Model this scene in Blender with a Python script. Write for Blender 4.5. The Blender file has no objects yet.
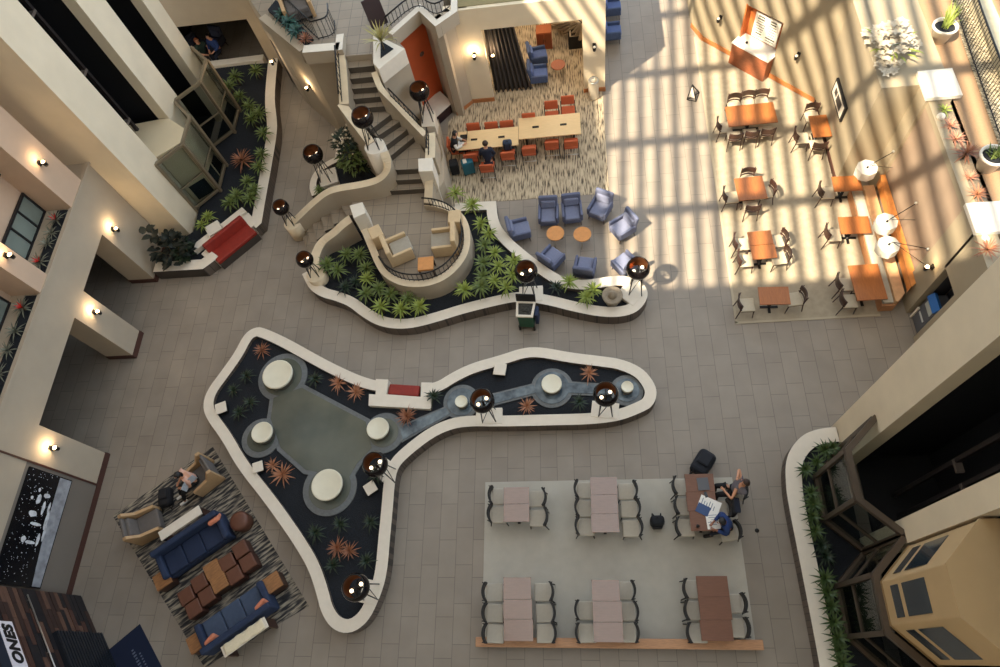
import bpy, bmesh, math, random
from mathutils import Vector, Matrix
PI = math.pi
random.seed(7)
SC = bpy.context.scene
COL = SC.collection

# ------------------------------------------------------------------ camera
F = 665.0
CAM_H = 19.4
_D = Vector((100, 327, F)).normalized()
_Y = Vector((17, -1393, F)); _Y = (_Y - _D * _Y.dot(_D)).normalized()
_X = _Y.cross(-_D)
_R = Matrix((_X, _Y, -_D))

def _ray(px, py):
    return _R @ Vector((px - 500, py - 333.5, F))

def P(px, py, z=0.0):
    """the place at height z that the photograph shows at (px, py)"""
    d = _ray(px, py)
    t = (z - CAM_H) / d.z
    return Vector((t * d.x, t * d.y, z))

def on_x(px, py, x):
    d = _ray(px, py); t = x / d.x
    return Vector((x, t * d.y, CAM_H + t * d.z))

cam_data = bpy.data.cameras.new('camera')
cam_data.sensor_width = 36.0
cam_data.lens = F * 36.0 / 1000.0
cam_data.clip_end = 300
cam = bpy.data.objects.new('camera', cam_data)
M4 = Matrix((( _R[0][0], -_R[0][1], -_R[0][2], 0), (_R[1][0], -_R[1][1], -_R[1][2], 0), (_R[2][0], -_R[2][1], -_R[2][2], CAM_H), (0, 0, 0, 1)))
cam.matrix_world = M4
COL.objects.link(cam)
SC.camera = cam

# ------------------------------------------------------------------ materials
def srgb(r, g, b):
    def f(c):
        c /= 255.0
        return c / 12.92 if c <= 0.04045 else ((c + 0.055) / 1.055) ** 2.4
    return (f(r), f(g), f(b), 1.0)

MATS = {}
def mat(name, col, rough=0.6, metal=0.0, var=0.0, scale=8.0, bump=0.0, emit=None, estr=0.0, coat=0.0, alpha=None, trans=0.0, stretch=None, ior=None):
    if name in MATS: return MATS[name]
    m = bpy.data.materials.new(name); m.use_nodes = True
    nt = m.node_tree; b = nt.nodes['Principled BSDF']
    b.inputs['Base Color'].default_value = col
    b.inputs['Roughness'].default_value = rough
    b.inputs['Metallic'].default_value = metal
    if coat: b.inputs['Coat Weight'].default_value = coat; b.inputs['Coat Roughness'].default_value = 0.35
    if trans: b.inputs['Transmission Weight'].default_value = trans
    if ior: b.inputs['IOR'].default_value = ior
    if alpha is not None: b.inputs['Alpha'].default_value = alpha
    if emit:
        b.inputs['Emission Color'].default_value = emit
        b.inputs['Emission Strength'].default_value = estr
    if var or bump:
        tc = nt.nodes.new('ShaderNodeTexCoord')
        src = tc.outputs['Object']
        if stretch:
            mp = nt.nodes.new('ShaderNodeMapping'); mp.inputs['Scale'].default_value = stretch
            nt.links.new(src, mp.inputs['Vector']); src = mp.outputs['Vector']
        n = nt.nodes.new('ShaderNodeTexNoise'); n.inputs['Scale'].default_value = scale; n.inputs['Detail'].default_value = 5
        nt.links.new(src, n.inputs['Vector'])
        if var:
            r = nt.nodes.new('ShaderNodeValToRGB')
            r.color_ramp.elements[0].position = 0.3; r.color_ramp.elements[1].position = 0.7
            r.color_ramp.elements[0].color = [max(0, c * (1 - var)) for c in col[:3]] + [1]
            r.color_ramp.elements[1].color = [min(1, c * (1 + var)) for c in col[:3]] + [1]
            nt.links.new(n.outputs['Fac'], r.inputs['Fac'])
            nt.links.new(r.outputs['Color'], b.inputs['Base Color'])
        if bump:
            bp = nt.nodes.new('ShaderNodeBump'); bp.inputs['Strength'].default_value = bump; bp.inputs['Distance'].default_value = 0.02
            nt.links.new(n.outputs['Fac'], bp.inputs['Height'])
            nt.links.new(bp.outputs['Normal'], b.inputs['Normal'])
    MATS[name] = m
    return m

def brick_mat(name, c1, c2, cm, bw, bh, mortar=0.012, rot=0.0, rough=0.55, offset=0.5, coord='Object', plane='xy', noise=0.12):
    m = bpy.data.materials.new(name); m.use_nodes = True
    nt = m.node_tree; b = nt.nodes['Principled BSDF']
    b.inputs['Roughness'].default_value = rough
    tc = nt.nodes.new('ShaderNodeTexCoord')
    mp = nt.nodes.new('ShaderNodeMapping'); mp.inputs['Rotation'].default_value = (0, 0, rot)
    if plane == 'xz':
        mp.inputs['Rotation'].default_value = (-PI / 2, 0, rot)
    br = nt.nodes.new('ShaderNodeTexBrick')
    br.offset = offset
    br.inputs['Scale'].default_value = 1.0
    br.inputs['Brick Width'].default_value = bw
    br.inputs['Row Height'].default_value = bh
    br.inputs['Mortar Size'].default_value = mortar
    br.inputs['Mortar Smooth'].default_value = 0.2
    br.inputs['Color1'].default_value = c1; br.inputs['Color2'].default_value = c2; br.inputs['Mortar'].default_value = cm
    nt.links.new(tc.outputs[coord], mp.inputs['Vector']); nt.links.new(mp.outputs['Vector'], br.inputs['Vector'])
    n = nt.nodes.new('ShaderNodeTexNoise'); n.inputs['Scale'].default_value = 1.3; n.inputs['Detail'].default_value = 8
    nt.links.new(tc.outputs[coord], n.inputs['Vector'])
    mx = nt.nodes.new('ShaderNodeMix'); mx.data_type = 'RGBA'; mx.blend_type = 'OVERLAY'; mx.inputs['Factor'].default_value = noise * 2
    nt.links.new(br.outputs['Color'], mx.inputs[6]); nt.links.new(n.outputs['Fac'], mx.inputs[7])
    nt.links.new(mx.outputs[2], b.inputs['Base Color'])
    MATS[name] = m
    return m

def streak_mat(name, cols, sx, sy, rot=0.0, rough=0.95, seed=0.0, contrast=(0.35, 0.65)):
    """woven carpet: broken parallel dashes in several tones"""
    m = bpy.data.materials.new(name); m.use_nodes = True
    nt = m.node_tree; b = nt.nodes['Principled BSDF']; b.inputs['Roughness'].default_value = rough
    tc = nt.nodes.new('ShaderNodeTexCoord')
    mp = nt.nodes.new('ShaderNodeMapping'); mp.inputs['Rotation'].default_value = (0, 0, rot)
    mp2 = nt.nodes.new('ShaderNodeMapping'); mp2.inputs['Scale'].default_value = (sx, sy, 1); mp2.inputs['Location'].default_value = (seed, seed * 2, 0)
    nt.links.new(tc.outputs['Object'], mp.inputs['Vector']); nt.links.new(mp.outputs['Vector'], mp2.inputs['Vector'])
    wn = nt.nodes.new('ShaderNodeTexNoise'); wn.inputs['Scale'].default_value = 1.0; wn.inputs['Detail'].default_value = 2.0
    nt.links.new(mp2.outputs['Vector'], wn.inputs['Vector'])
    r = nt.nodes.new('ShaderNodeValToRGB')
    els = r.color_ramp.elements
    els[0].position = contrast[0]; els[0].color = cols[0]
    els[1].position = contrast[1]; els[1].color = cols[-1]
    for i, c in enumerate(cols[1:-1]):
        e = els.new(contrast[0] + (contrast[1] - contrast[0]) * (i + 1) / (len(cols) - 1)); e.color = c
    nt.links.new(wn.outputs['Fac'], r.inputs['Fac']); nt.links.new(r.outputs['Color'], b.inputs['Base Color'])
    MATS[name] = m
    return m

# ------------------------------------------------------------------ mesh builder
class MB:
    def __init__(self):
        self.bm = bmesh.new(); self.m = 0
    def _tag(self, faces):
        for f in faces: f.material_index = self.m
    def face(self, pts):
        vs = [self.bm.verts.new(p) for p in pts]
        try:
            f = self.bm.faces.new(vs); f.material_index = self.m
            return f
        except ValueError:
            return None
    def box(self, c, s, rz=0.0, rx=0.0, ry=0.0, taper=1.0):
        mtx = Matrix.Translation(c) @ Matrix.Rotation(rz, 4, 'Z') @ Matrix.Rotation(ry, 4, 'Y') @ Matrix.Rotation(rx, 4, 'X')
        vs = []
        for dz in (-.5, .5):
            k = taper if dz > 0 else 1.0
            for dx, dy in ((-.5, -.5), (.5, -.5), (.5, .5), (-.5, .5)):
                vs.append(self.bm.verts.new(mtx @ Vector((dx * s[0] * k, dy * s[1] * k, dz * s[2]))))
        for idx in ((3, 2, 1, 0), (4, 5, 6, 7), (0, 1, 5, 4), (1, 2, 6, 5), (2, 3, 7, 6), (3, 0, 4, 7)):
            f = self.bm.faces.new([vs[i] for i in idx]); f.material_index = self.m
        return self
    def rbox(self, c, s, r=0.03, rz=0.0, rx=0.0, ry=0.0, seg=2):
        """rounded box (cushions, cases)"""
        t = bmesh.new()
        bmesh.ops.create_cube(t, size=1.0)
        bmesh.ops.scale(t, vec=s, verts=t.verts)
        bmesh.ops.bevel(t, geom=list(t.edges), offset=min(r, min(s) * 0.49), segments=seg, profile=0.5, affect='EDGES')
        mtx = Matrix.Translation(c) @ Matrix.Rotation(rz, 4, 'Z') @ Matrix.Rotation(ry, 4, 'Y') @ Matrix.Rotation(rx, 4, 'X')
        self._merge(t, mtx)
        return self
    def _merge(self, t, mtx=Matrix.Identity(4)):
        t.verts.index_update()
        nv = [self.bm.verts.new(mtx @ v.co) for v in t.verts]
        for f in t.faces:
            g = self.bm.faces.new([nv[v.index] for v in f.verts]); g.material_index = self.m; g.smooth = f.smooth
        t.free()
    def lathe(self, c, prof, n=24, smooth=True, axis=None):
        """profile [(r, z)] turned about the vertical through c"""
        rings = []
        for r, z in prof:
            if r < 1e-6:
                rings.append([self.bm.verts.new((c[0], c[1], c[2] + z))])
            else:
                rings.append([self.bm.verts.new((c[0] + r * math.cos(2 * PI * i / n), c[1] + r * math.sin(2 * PI * i / n), c[2] + z)) for i in range(n)])
        for a, b in zip(rings, rings[1:]):
            for i in range(n):
                j = (i + 1) % n
                if len(a) == 1 and len(b) == 1: continue
                if len(a) == 1: q = [a[0], b[j], b[i]]
                elif len(b) == 1: q = [a[i], a[j], b[0]]
                else: q = [a[i], a[j], b[j], b[i]]
                f = self.bm.faces.new(q); f.material_index = self.m; f.smooth = smooth
        return self
    def cyl(self, c, r, h, n=16, r2=None, smooth=True):
        r2 = r if r2 is None else r2
        return self.lathe(c, [(0, 0), (r, 0), (r, 0), (r2, h), (r2, h), (0, h)], n, smooth)
    def sphere(self, c, r, n=12, sz=1.0, sx=1.0, sy=1.0):
        t = bmesh.new(); bmesh.ops.create_uvsphere(t, u_segments=n, v_segments=max(6, n // 2), radius=r)
        for f in t.faces: f.smooth = True
        self._merge(t, Matrix.Translation(c) @ Matrix.Diagonal((sx, sy, sz, 1)))
        return self
    def tube(self, pts, r, n=6, closed=False, caps=True):
        pts = [Vector(p) for p in pts]; rings = []
        N = len(pts)
        for i, p in enumerate(pts):
            if closed: t = pts[(i + 1) % N] - pts[i - 1]
            elif i == 0: t = pts[1] - p
            elif i == N - 1: t = p - pts[-2]
            else: t = (pts[i + 1] - p).normalized() + (p - pts[i - 1]).normalized()
            if t.length < 1e-9: t = Vector((0, 0, 1))
            t.normalize()
            up = Vector((0, 0, 1)) if abs(t.z) < 0.9 else Vector((1, 0, 0))
            a = t.cross(up).normalized(); b = t.cross(a).normalized()
            rr = r[i] if isinstance(r, (list, tuple)) else r
            rings.append([self.bm.verts.new(p + a * rr * math.cos(2 * PI * k / n) + b * rr * math.sin(2 * PI * k / n)) for k in range(n)])
        pairs = list(zip(rings, rings[1:])) + ([(rings[-1], rings[0])] if closed else [])
        for a, b in pairs:
            for k in range(n):
                j = (k + 1) % n
                f = self.bm.faces.new([a[k], a[j], b[j], b[k]]); f.material_index = self.m; f.smooth = n > 4
        if caps and not closed:
            for rg in (rings[0], rings[-1]):
                f = self.bm.faces.new(rg); f.material_index = self.m
        return self
    def prism(self, poly, z0, z1, mside=None, bottom=True):
        """vertical prism over a plan polygon; z1 may be a list of heights"""
        n = len(poly)
        zt = z1 if isinstance(z1, (list, tuple)) else [z1] * n
        zb = z0 if isinstance(z0, (list, tuple)) else [z0] * n
        top = [self.bm.verts.new((p[0], p[1], zt[i])) for i, p in enumerate(poly)]
        bot = [self.bm.verts.new((p[0], p[1], zb[i])) for i, p in enumerate(poly)]
        f = self.bm.faces.new(top); f.material_index = self.m
        if bottom:
            f = self.bm.faces.new(bot[::-1]); f.material_index = self.m
        for i in range(n):
            j = (i + 1) % n
            f = self.bm.faces.new([bot[i], bot[j], top[j], top[i]]); f.material_index = self.m if mside is None else mside
        return self
    def strip(self, a, b, z0, za, zb=None, mside=None, closed=False):
        """solid band between two plan polylines a and b of equal length: top at za (per point), bottom at z0"""
        n = len(a)
        za = za if isinstance(za, (list, tuple)) else [za] * n
        z0 = z0 if isinstance(z0, (list, tuple)) else [z0] * n
        ms = self.m if mside is None else mside
        V = self.bm.verts.new
        at = [V((p[0], p[1], za[i])) for i, p in enumerate(a)]; bt = [V((p[0], p[1], za[i])) for i, p in enumerate(b)]
        ab = [V((p[0], p[1], z0[i])) for i, p in enumerate(a)]; bb = [V((p[0], p[1], z0[i])) for i, p in enumerate(b)]
        rng = range(n) if closed else range(n - 1)
        for i in rng:
            j = (i + 1) % n
            for q, mi in (([at[i], at[j], bt[j], bt[i]], self.m), ([ab[i], ab[j], at[j], at[i]], ms), ([bt[i], bt[j], bb[j], bb[i]], ms)):
                f = self.bm.faces.new(q); f.material_index = mi
        if not closed:
            for k in (0, n - 1):
                f = self.bm.faces.new([ab[k], at[k], bt[k], bb[k]]); f.material_index = ms
        return self
    def build(self, name, mats, parent=None, bevel=0.0, seg=2, autosmooth=False, recalc=True):
        if recalc: bmesh.ops.recalc_face_normals(self.bm, faces=list(self.bm.faces))
        me = bpy.data.meshes.new(name); self.bm.to_mesh(me); self.bm.free()
        if not isinstance(mats, (list, tuple)): mats = [mats]
        for m in mats: me.materials.append(m)
        o = bpy.data.objects.new(name, me); COL.objects.link(o)
        if parent is not None: o.parent = parent
        if bevel:
            b = o.modifiers.new('bevel', 'BEVEL'); b.width = bevel; b.segments = seg; b.limit_method = 'ANGLE'; b.angle_limit = 0.6
        return o

def tag(o, label=None, cat=None, group=None, kind=None):
    if label: o['label'] = label
    if cat: o['category'] = cat
    if group: o['group'] = group
    if kind: o['kind'] = kind
    return o

def empty(name, loc, rz=0.0, label=None, cat=None, group=None, scale=1.0):
    o = bpy.data.objects.new(name, None); COL.objects.link(o)
    o.location = loc; o.rotation_euler = (0, 0, rz); o.scale = (scale,) * 3
    o.empty_display_size = 0.2
    return tag(o, label, cat, group)

def dup(root, loc, rz=0.0, label=None, group=None, scale=None):
    r = root.copy(); COL.objects.link(r)
    r.location = loc; r.rotation_euler = (0, 0, rz)
    if scale is not None: r.scale = (scale,) * 3
    if label: r['label'] = label
    if group: r['group'] = group
    for ch in list(root.children):
        c = ch.copy(); COL.objects.link(c); c.parent = r
        for g in list(ch.children):
            d = g.copy(); COL.objects.link(d); d.parent = c
    return r

class Kind:
    """first call places the prototype itself, later calls place copies"""
    def __init__(self, root): self.root = root; self.used = False
    def put(self, loc, rz=0.0, label=None, group=None, scale=None):
        if not self.used:
            self.used = True; r = self.root
            r.location = loc; r.rotation_euler = (0, 0, rz)
            if scale is not None: r.scale = (scale,) * 3
            if label: r['label'] = label
            if group: r['group'] = group
            return r
        return dup(self.root, loc, rz, label, group, scale)

def structure(o, label=None, cat=None):
    o['kind'] = 'structure'
    return tag(o, label, cat)

def chaikin(pts, closed=False, it=2, keep=()):
    """round a polyline; the indices in keep stay sharp"""
    pts = [(Vector((p[0], p[1], p[2] if len(p) > 2 else 0)), i in keep) for i, p in enumerate(pts)]
    for _ in range(it):
        n = len(pts); out = []
        for i in range(n):
            p, s = pts[i]
            if not closed and i in (0, n - 1): out.append((p, True)); continue
            if s: out.append((p, True)); continue
            a = pts[i - 1][0]; b = pts[(i + 1) % n][0]
            out.append((p.lerp(a, .25), False)); out.append((p.lerp(b, .25), False))
        pts = out
    return [p for p, s in pts]

def offset(pts, d, closed=False):
    """plan polyline moved sideways by d (left of travel)"""
    n = len(pts); out = []
    for i in range(n):
        p = Vector((pts[i][0], pts[i][1]))
        a = Vector((pts[i - 1][0], pts[i - 1][1])) if (closed or i > 0) else None
        b = Vector((pts[(i + 1) % n][0], pts[(i + 1) % n][1])) if (closed or i < n - 1) else None
        ds = []
        if a is not None and (p - a).length > 1e-6: ds.append((p - a).normalized())
        if b is not None and (b - p).length > 1e-6: ds.append((b - p).normalized())
        if len(ds) == 2:
            n1 = Vector((-ds[0].y, ds[0].x)); n2 = Vector((-ds[1].y, ds[1].x))
            nn = n1 + n2
            if nn.length < 1e-3: nn = n1
            nn.normalize(); k = max(0.5, nn.dot(n1)); q = p + nn * (d / k)
        else:
            nn = Vector((-ds[0].y, ds[0].x)); q = p + nn * d
        z = pts[i][2] if len(pts[i]) > 2 else 0
        out.append(Vector((q.x, q.y, z)))
    return out

def area(pts):
    return 0.5 * sum(pts[i - 1][0] * pts[i][1] - pts[i][0] * pts[i - 1][1] for i in range(len(pts)))

def ang(dx, dy): return math.atan2(dy, dx)
def heading(pa, pb):
    """world angle of the step from a to b"""
    return math.atan2(pb.y - pa.y, pb.x - pa.x)
# ================================================================== materials used all over
ZU = 4.1                      # upper floor
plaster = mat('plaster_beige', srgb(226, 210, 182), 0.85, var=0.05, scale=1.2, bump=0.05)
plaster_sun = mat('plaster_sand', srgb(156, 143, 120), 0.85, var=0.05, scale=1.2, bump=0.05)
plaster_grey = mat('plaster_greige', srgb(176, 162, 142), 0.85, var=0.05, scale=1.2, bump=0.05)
plaster_pink = mat('plaster_rose', srgb(205, 176, 150), 0.85, var=0.05, scale=1.5)
white_cap = mat('white_stone', srgb(226, 216, 200), 0.6, var=0.03, scale=6)
cream_cap = mat('cream_stone', srgb(222, 204, 174), 0.7, var=0.05, scale=5)
curb_side = brick_mat('curb_tile_side', srgb(106, 94, 84), srgb(92, 82, 74), srgb(60, 54, 50), 0.3, 0.16, 0.01)
dark_base = mat('brown_base', srgb(74, 44, 36), 0.6)
maroon = mat('maroon_panel', srgb(46, 22, 24), 0.5)
wood_trim = mat('oak_trim', srgb(176, 112, 64), 0.5, var=0.15, scale=10, stretch=(1, 1, 6))
orange_paint = mat('orange_paint', srgb(196, 88, 44), 0.6, var=0.06, scale=2)
black_metal = mat('black_metal', srgb(24, 22, 22), 0.4, metal=0.3)
bronze_metal = mat('bronze_metal', srgb(96, 84, 72), 0.45, metal=0.5)
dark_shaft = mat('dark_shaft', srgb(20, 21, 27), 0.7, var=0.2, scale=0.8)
soil = mat('dark_gravel', srgb(20, 25, 33), 0.9, var=0.5, scale=40, bump=0.6)
glass_dark = mat('tinted_glass', srgb(34, 40, 48), 0.08, var=0.15, scale=0.6)
glass_pale = mat('pale_glass', srgb(126, 136, 128), 0.15, var=0.12, scale=1.2)
mullion = mat('mullion_black', srgb(26, 26, 30), 0.4)
clear_glass = mat('clear_glass', srgb(214, 226, 226), 0.02, trans=1.0, ior=1.08)
floor_m = brick_mat('floor_tiles', srgb(147, 137, 125), srgb(140, 130, 119), srgb(115, 107, 98), 1.02, 0.49, 0.009, rot=PI / 2, rough=0.42, offset=0.33, noise=0.1)
mezz_m = brick_mat('upper_tiles', srgb(150, 136, 118), srgb(142, 129, 112), srgb(112, 102, 90), 0.45, 0.45, 0.01, rough=0.5, offset=0.0, noise=0.08)
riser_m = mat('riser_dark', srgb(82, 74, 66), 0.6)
olive_m = mat('olive_carpet', srgb(140, 128, 92), 0.95, var=0.08, scale=30)
tan_m = mat('tan_carpet', srgb(150, 122, 94), 0.95, var=0.06, scale=20)
ceil_m = mat('ceiling_white', srgb(210, 204, 194), 0.9)
glow_warm = mat('lit_bulb', srgb(255, 236, 200), 0.4, emit=srgb(255, 214, 150), estr=14.0)

# ================================================================== floor
fl = MB(); fl.prism([(-24, -14), (18, -14), (18, 36), (-24, 36)], -0.25, 0.0)
structure(fl.build('floor', floor_m), 'grey stone tile floor of the atrium', 'floor')

# ================================================================== left facade (west)
XW = -15.6
w = MB()
# bedroom storeys above the ledge
w.box((-17.0, 3.15, 4.4 + 5.8), (0.9, 22.1, 11.6))           # recessed wall plane, front face at -16.55
o = structure(w.build('wall_west', plaster_pink), 'rose plaster wall of the guest rooms above the planter ledge', 'wall')
pil = MB()
for y0, y1 in ((12.40, 13.45), (9.36, 9.98), (5.3, 5.95), (0.9, 1.6)):
    pil.box((-16.05, (y0 + y1) / 2, 4.5 + 5.8), (1.0, y1 - y0, 11.6))
structure(pil.build('wall_west_pilasters', plaster_pink), 'rose plaster pilasters between the guest room windows', 'wall')
f = MB()
f.box((XW - 0.55, 4.05, 3.79), (1.1, 20.3, 1.42))               # lintel and ledge, z 3.08 - 4.5
f.box((XW + 0.03, 4.05, 4.53), (0.12, 20.3, 0.08))
structure(f.build('wall_west_ledge', plaster_grey), 'greige ledge wall over the dark arcade openings', 'wall')
for i, (y0, y1) in enumerate(((12.42, 14.18), (9.33, 10.27), (4.86, 5.86))):
    p = MB(); p.box((XW - 0.5, (y0 + y1) / 2, 1.54), (1.0, y1 - y0, 3.08))
    p.m = 1; p.box((XW - 0.49, (y0 + y1) / 2, 0.11), (1.04, y1 - y0 + 0.04, 0.22))
    structure(p.build('wall_west_pier', [plaster_grey, dark_base]),
              ('greige pier of the arcade beside the dark leafy planter', 'greige arcade pier between the two dark openings', 'greige arcade pier beside the wall with the black picture')[i], 'pillar')
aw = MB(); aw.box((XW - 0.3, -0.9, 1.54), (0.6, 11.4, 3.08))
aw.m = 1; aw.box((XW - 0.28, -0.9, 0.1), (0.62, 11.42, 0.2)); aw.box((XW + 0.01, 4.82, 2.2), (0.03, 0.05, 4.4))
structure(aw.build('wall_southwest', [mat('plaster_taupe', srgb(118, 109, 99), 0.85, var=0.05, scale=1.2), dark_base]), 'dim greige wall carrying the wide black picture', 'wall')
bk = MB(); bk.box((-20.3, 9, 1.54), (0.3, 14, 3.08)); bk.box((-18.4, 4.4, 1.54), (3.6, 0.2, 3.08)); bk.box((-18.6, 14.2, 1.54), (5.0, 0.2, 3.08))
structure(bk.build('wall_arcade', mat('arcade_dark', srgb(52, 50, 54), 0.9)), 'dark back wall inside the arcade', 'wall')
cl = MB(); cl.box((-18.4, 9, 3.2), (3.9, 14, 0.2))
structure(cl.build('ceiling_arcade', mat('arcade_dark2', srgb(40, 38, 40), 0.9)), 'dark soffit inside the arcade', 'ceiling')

# windows of the guest rooms
def west_window(n, y0, y1, z0, z1, label):
    m = MB(); m.box((-16.53, (y0 + y1) / 2, (z0 + z1) / 2), (0.06, y1 - y0, z1 - z0))
    t = m.build('window_%d' % n, glass_pale); structure(t, label, 'window')
    fr = MB()
    for k in range(4):
        y = y0 + (y1 - y0) * k / 3; fr.box((-16.49, y, (z0 + z1) / 2), (0.06, 0.06, z1 - z0 + 0.05))
    for z in (z0, z1): fr.box((-16.49, (y0 + y1) / 2, z), (0.07, y1 - y0 + 0.06, 0.07))
    fr.build('window_frame', mullion, t)
west_window(1, 10.55, 13.0 - 0.65, 4.52, 5.4, 'three paned window behind the red flowering plants beside the tower')
west_window(2, 6.2, 9.1, 4.52, 5.4, 'three paned window behind the planter ledge below the wall lamp')
west_window(3, 10.55, 12.35, 6.3, 7.2, 'upper window at the picture edge above the first')
west_window(4, 2.0, 4.9, 4.52, 5.4, 'window farther along the planter ledge')

# planter soil along the ledge
for i, (y0, y1) in enumerate(((9.98, 12.4), (5.95, 9.36))):
    s = MB(); s.box((-15.86, (y0 + y1) / 2, 4.52), (0.36, y1 - y0 - 0.1, 0.03))
    tag(s.build('planting_soil', soil), ('dark soil strip on the ledge between the two pilasters', 'dark soil strip on the ledge beyond the lower pilaster')[i], 'soil', kind='stuff')

# ================================================================== left lift tower
def lift_tower(name, xf, sgn, strips, y_lo, y_hi, side_label, depth=2.2, zt=25.5):
    """front face at xf, body runs away from the atrium (sgn = -1 to the west)"""
    m = MB()
    for y0, y1 in strips:
        m.box((xf + sgn * 0.2, (y0 + y1) / 2, zt / 2), (0.4, y1 - y0, zt))
    m.box((xf + sgn * (0.4 + depth / 2), y_hi - 0.15, zt / 2), (depth, 0.3, zt))
    m.box((xf + sgn * (0.4 + depth / 2), y_lo + 0.15, zt / 2), (depth, 0.3, zt))
    structure(m.build(name, plaster), side_label, 'wall')

lift_tower('wall_west_tower', -14.5, -1, ((14.2, 15.57), (17.41, 18.57), (20.17, 21.0)), 14.2, 21.0, 'cream plaster tower with two dark lift shafts beside the rose facade')
lift_tower('wall_east_tower', 6.87, 1, ((4.95, 6.08), (2.42, 2.95), (-1.2, -0.1)), -1.2, 6.08, 'cream plaster tower with dark lift shafts over the curved leafy planter')
for nm, xf, sgn, y0, y1, lab in (('wall_west_shaft', -14.5, -1, 14.5, 20.7, 'black back of the lift shafts in the cream tower beside the dark room'),
                            ('wall_east_shaft', 6.87, 1, -0.9, 5.9, 'black back of the lift shafts in the tower over the curved planter')):
    m = MB(); m.box((xf + sgn * 2.5, (y0 + y1) / 2, 12.7), (0.2, y1 - y0, 25.4))
    for sy in ((15.3, 17.6, 18.4, 20.4) if sgn < 0 else (5.1, 2.85, 2.55, 0.0)):
        m.box((xf + sgn * 1.43, sy + (0.12 if sy in (17.6, 20.4, 5.1, 2.55) else -0.12), 12.7), (1.96, 0.06, 25.4))
    m.box((xf + sgn * 1.43, (y0 + y1) / 2, 0.02), (1.9, y1 - y0, 0.04))
    structure(m.build(nm, dark_shaft), lab, 'wall')

def guide_rails(label, xs, ys, zt=25):
    root = empty('lift_guide_rail', (xs[0], ys[0], 0), label=label, cat='rail', group='lift guide rails')
    for k, (x, y) in enumerate(zip(xs, ys)):
        m = MB(); m.box((x - xs[0], y - ys[0], zt / 2), (0.12, 0.10, zt)); m.build('rail', mat('rail_dark', srgb(58, 52, 52), 0.5, metal=0.4), root)
    for i in range(5):
        z = 3.6 + i * 2.2
        for x, y in zip(xs, ys):
            b = MB(); b.box((x - xs[0], y - ys[0] - 0.12, z), (0.16, 0.3, 0.09)); b.build('bracket', mat('bracket_grey', srgb(120, 110, 104), 0.5, metal=0.4), root)
guide_rails('dark guide rails with brackets in the tower shaft above the cream lift car', (-15.6, -15.6), (16.95, 16.4))
guide_rails('dark guide rails with brackets in the narrower tower shaft beside the dark room', (-15.6, -15.6), (19.85, 19.4))
guide_rails('dark guide rails in the wide shaft beside the tan lift car', (8.1, 8.1, 7.7), (4.1, 3.55, 3.2))

# lift cars: half hexagon cabins
tan_car = mat('car_tan', srgb(198, 168, 124), 0.55, var=0.03, scale=2)
car_win = mat('car_window', srgb(46, 56, 64), 0.1)
def lift_car(xf, sgn, ya, yb, z0, label, h=3.0, wins=((0.42, 0.8), (1.0, 2.05)), body=None):
    tan_car = body or MATS['car_tan']
    root = empty('lift_car', (xf, (ya + yb) / 2, z0), label=label, cat='lift', group='lift cars')
    hw = (yb - ya) / 2; fw = hw * 0.37; d = 0.74
    s = -sgn
    poly = [(0.35 * -s, -hw), (0, -hw), (s * d, -fw), (s * d, fw), (0, hw), (0.35 * -s, hw), (-s * 1.7, hw * 0.8), (-s * 1.7, -hw * 0.8)]
    m = MB(); m.prism(poly, 0.0, h)
    m.build('car_shell', tan_car, root, bevel=0.02)
    for za, zb in ((h, h + 0.05), (-0.06, 0.0)):
        t = MB(); t.prism([(x * 1.02, y * 1.02) for x, y in poly], za, zb); t.build('roof_cap' if za > 1 else 'floor_trim', tan_car if za > 1 else mat('car_trim', srgb(150, 122, 84), 0.5), root)
    faces = (((0, -hw), (s * d, -fw)), ((s * d, -fw), (s * d, fw)), ((s * d, fw), (0, hw)))
    for a, b in faces:
        a = Vector(a); b = Vector(b); nrm = Vector(((b - a).y, -(b - a).x)).normalized()
        if nrm.x * s < 0: nrm = -nrm
        for za, zb in wins:
            g = MB()
            p = a.lerp(b, 0.14) + nrm * 0.012; q = a.lerp(b, 0.86) + nrm * 0.012
            g.face([(p.x, p.y, za), (q.x, q.y, za), (q.x, q.y, zb), (p.x, p.y, zb)])
            p2 = p - nrm * 0.01; q2 = q - nrm * 0.01
            g.face([(p2.x, p2.y, zb), (q2.x, q2.y, zb), (q.x, q.y, zb), (p.x, p.y, zb)])
            g.build('car_window', car_win, root)
    return root
lift_car(-14.5, -1, 15.62, 17.36, 0.25, 'cream lift car parked at floor level inside the bronze enclosure', 2.75, ((0.25, 1.0),), mat('car_cream', srgb(224, 206, 172), 0.5, var=0.03, scale=2))
lift_car(6.87, 1, 0.0, 2.35, 3.12, 'tan lift car with dark windows hanging above the enclosure')

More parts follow.
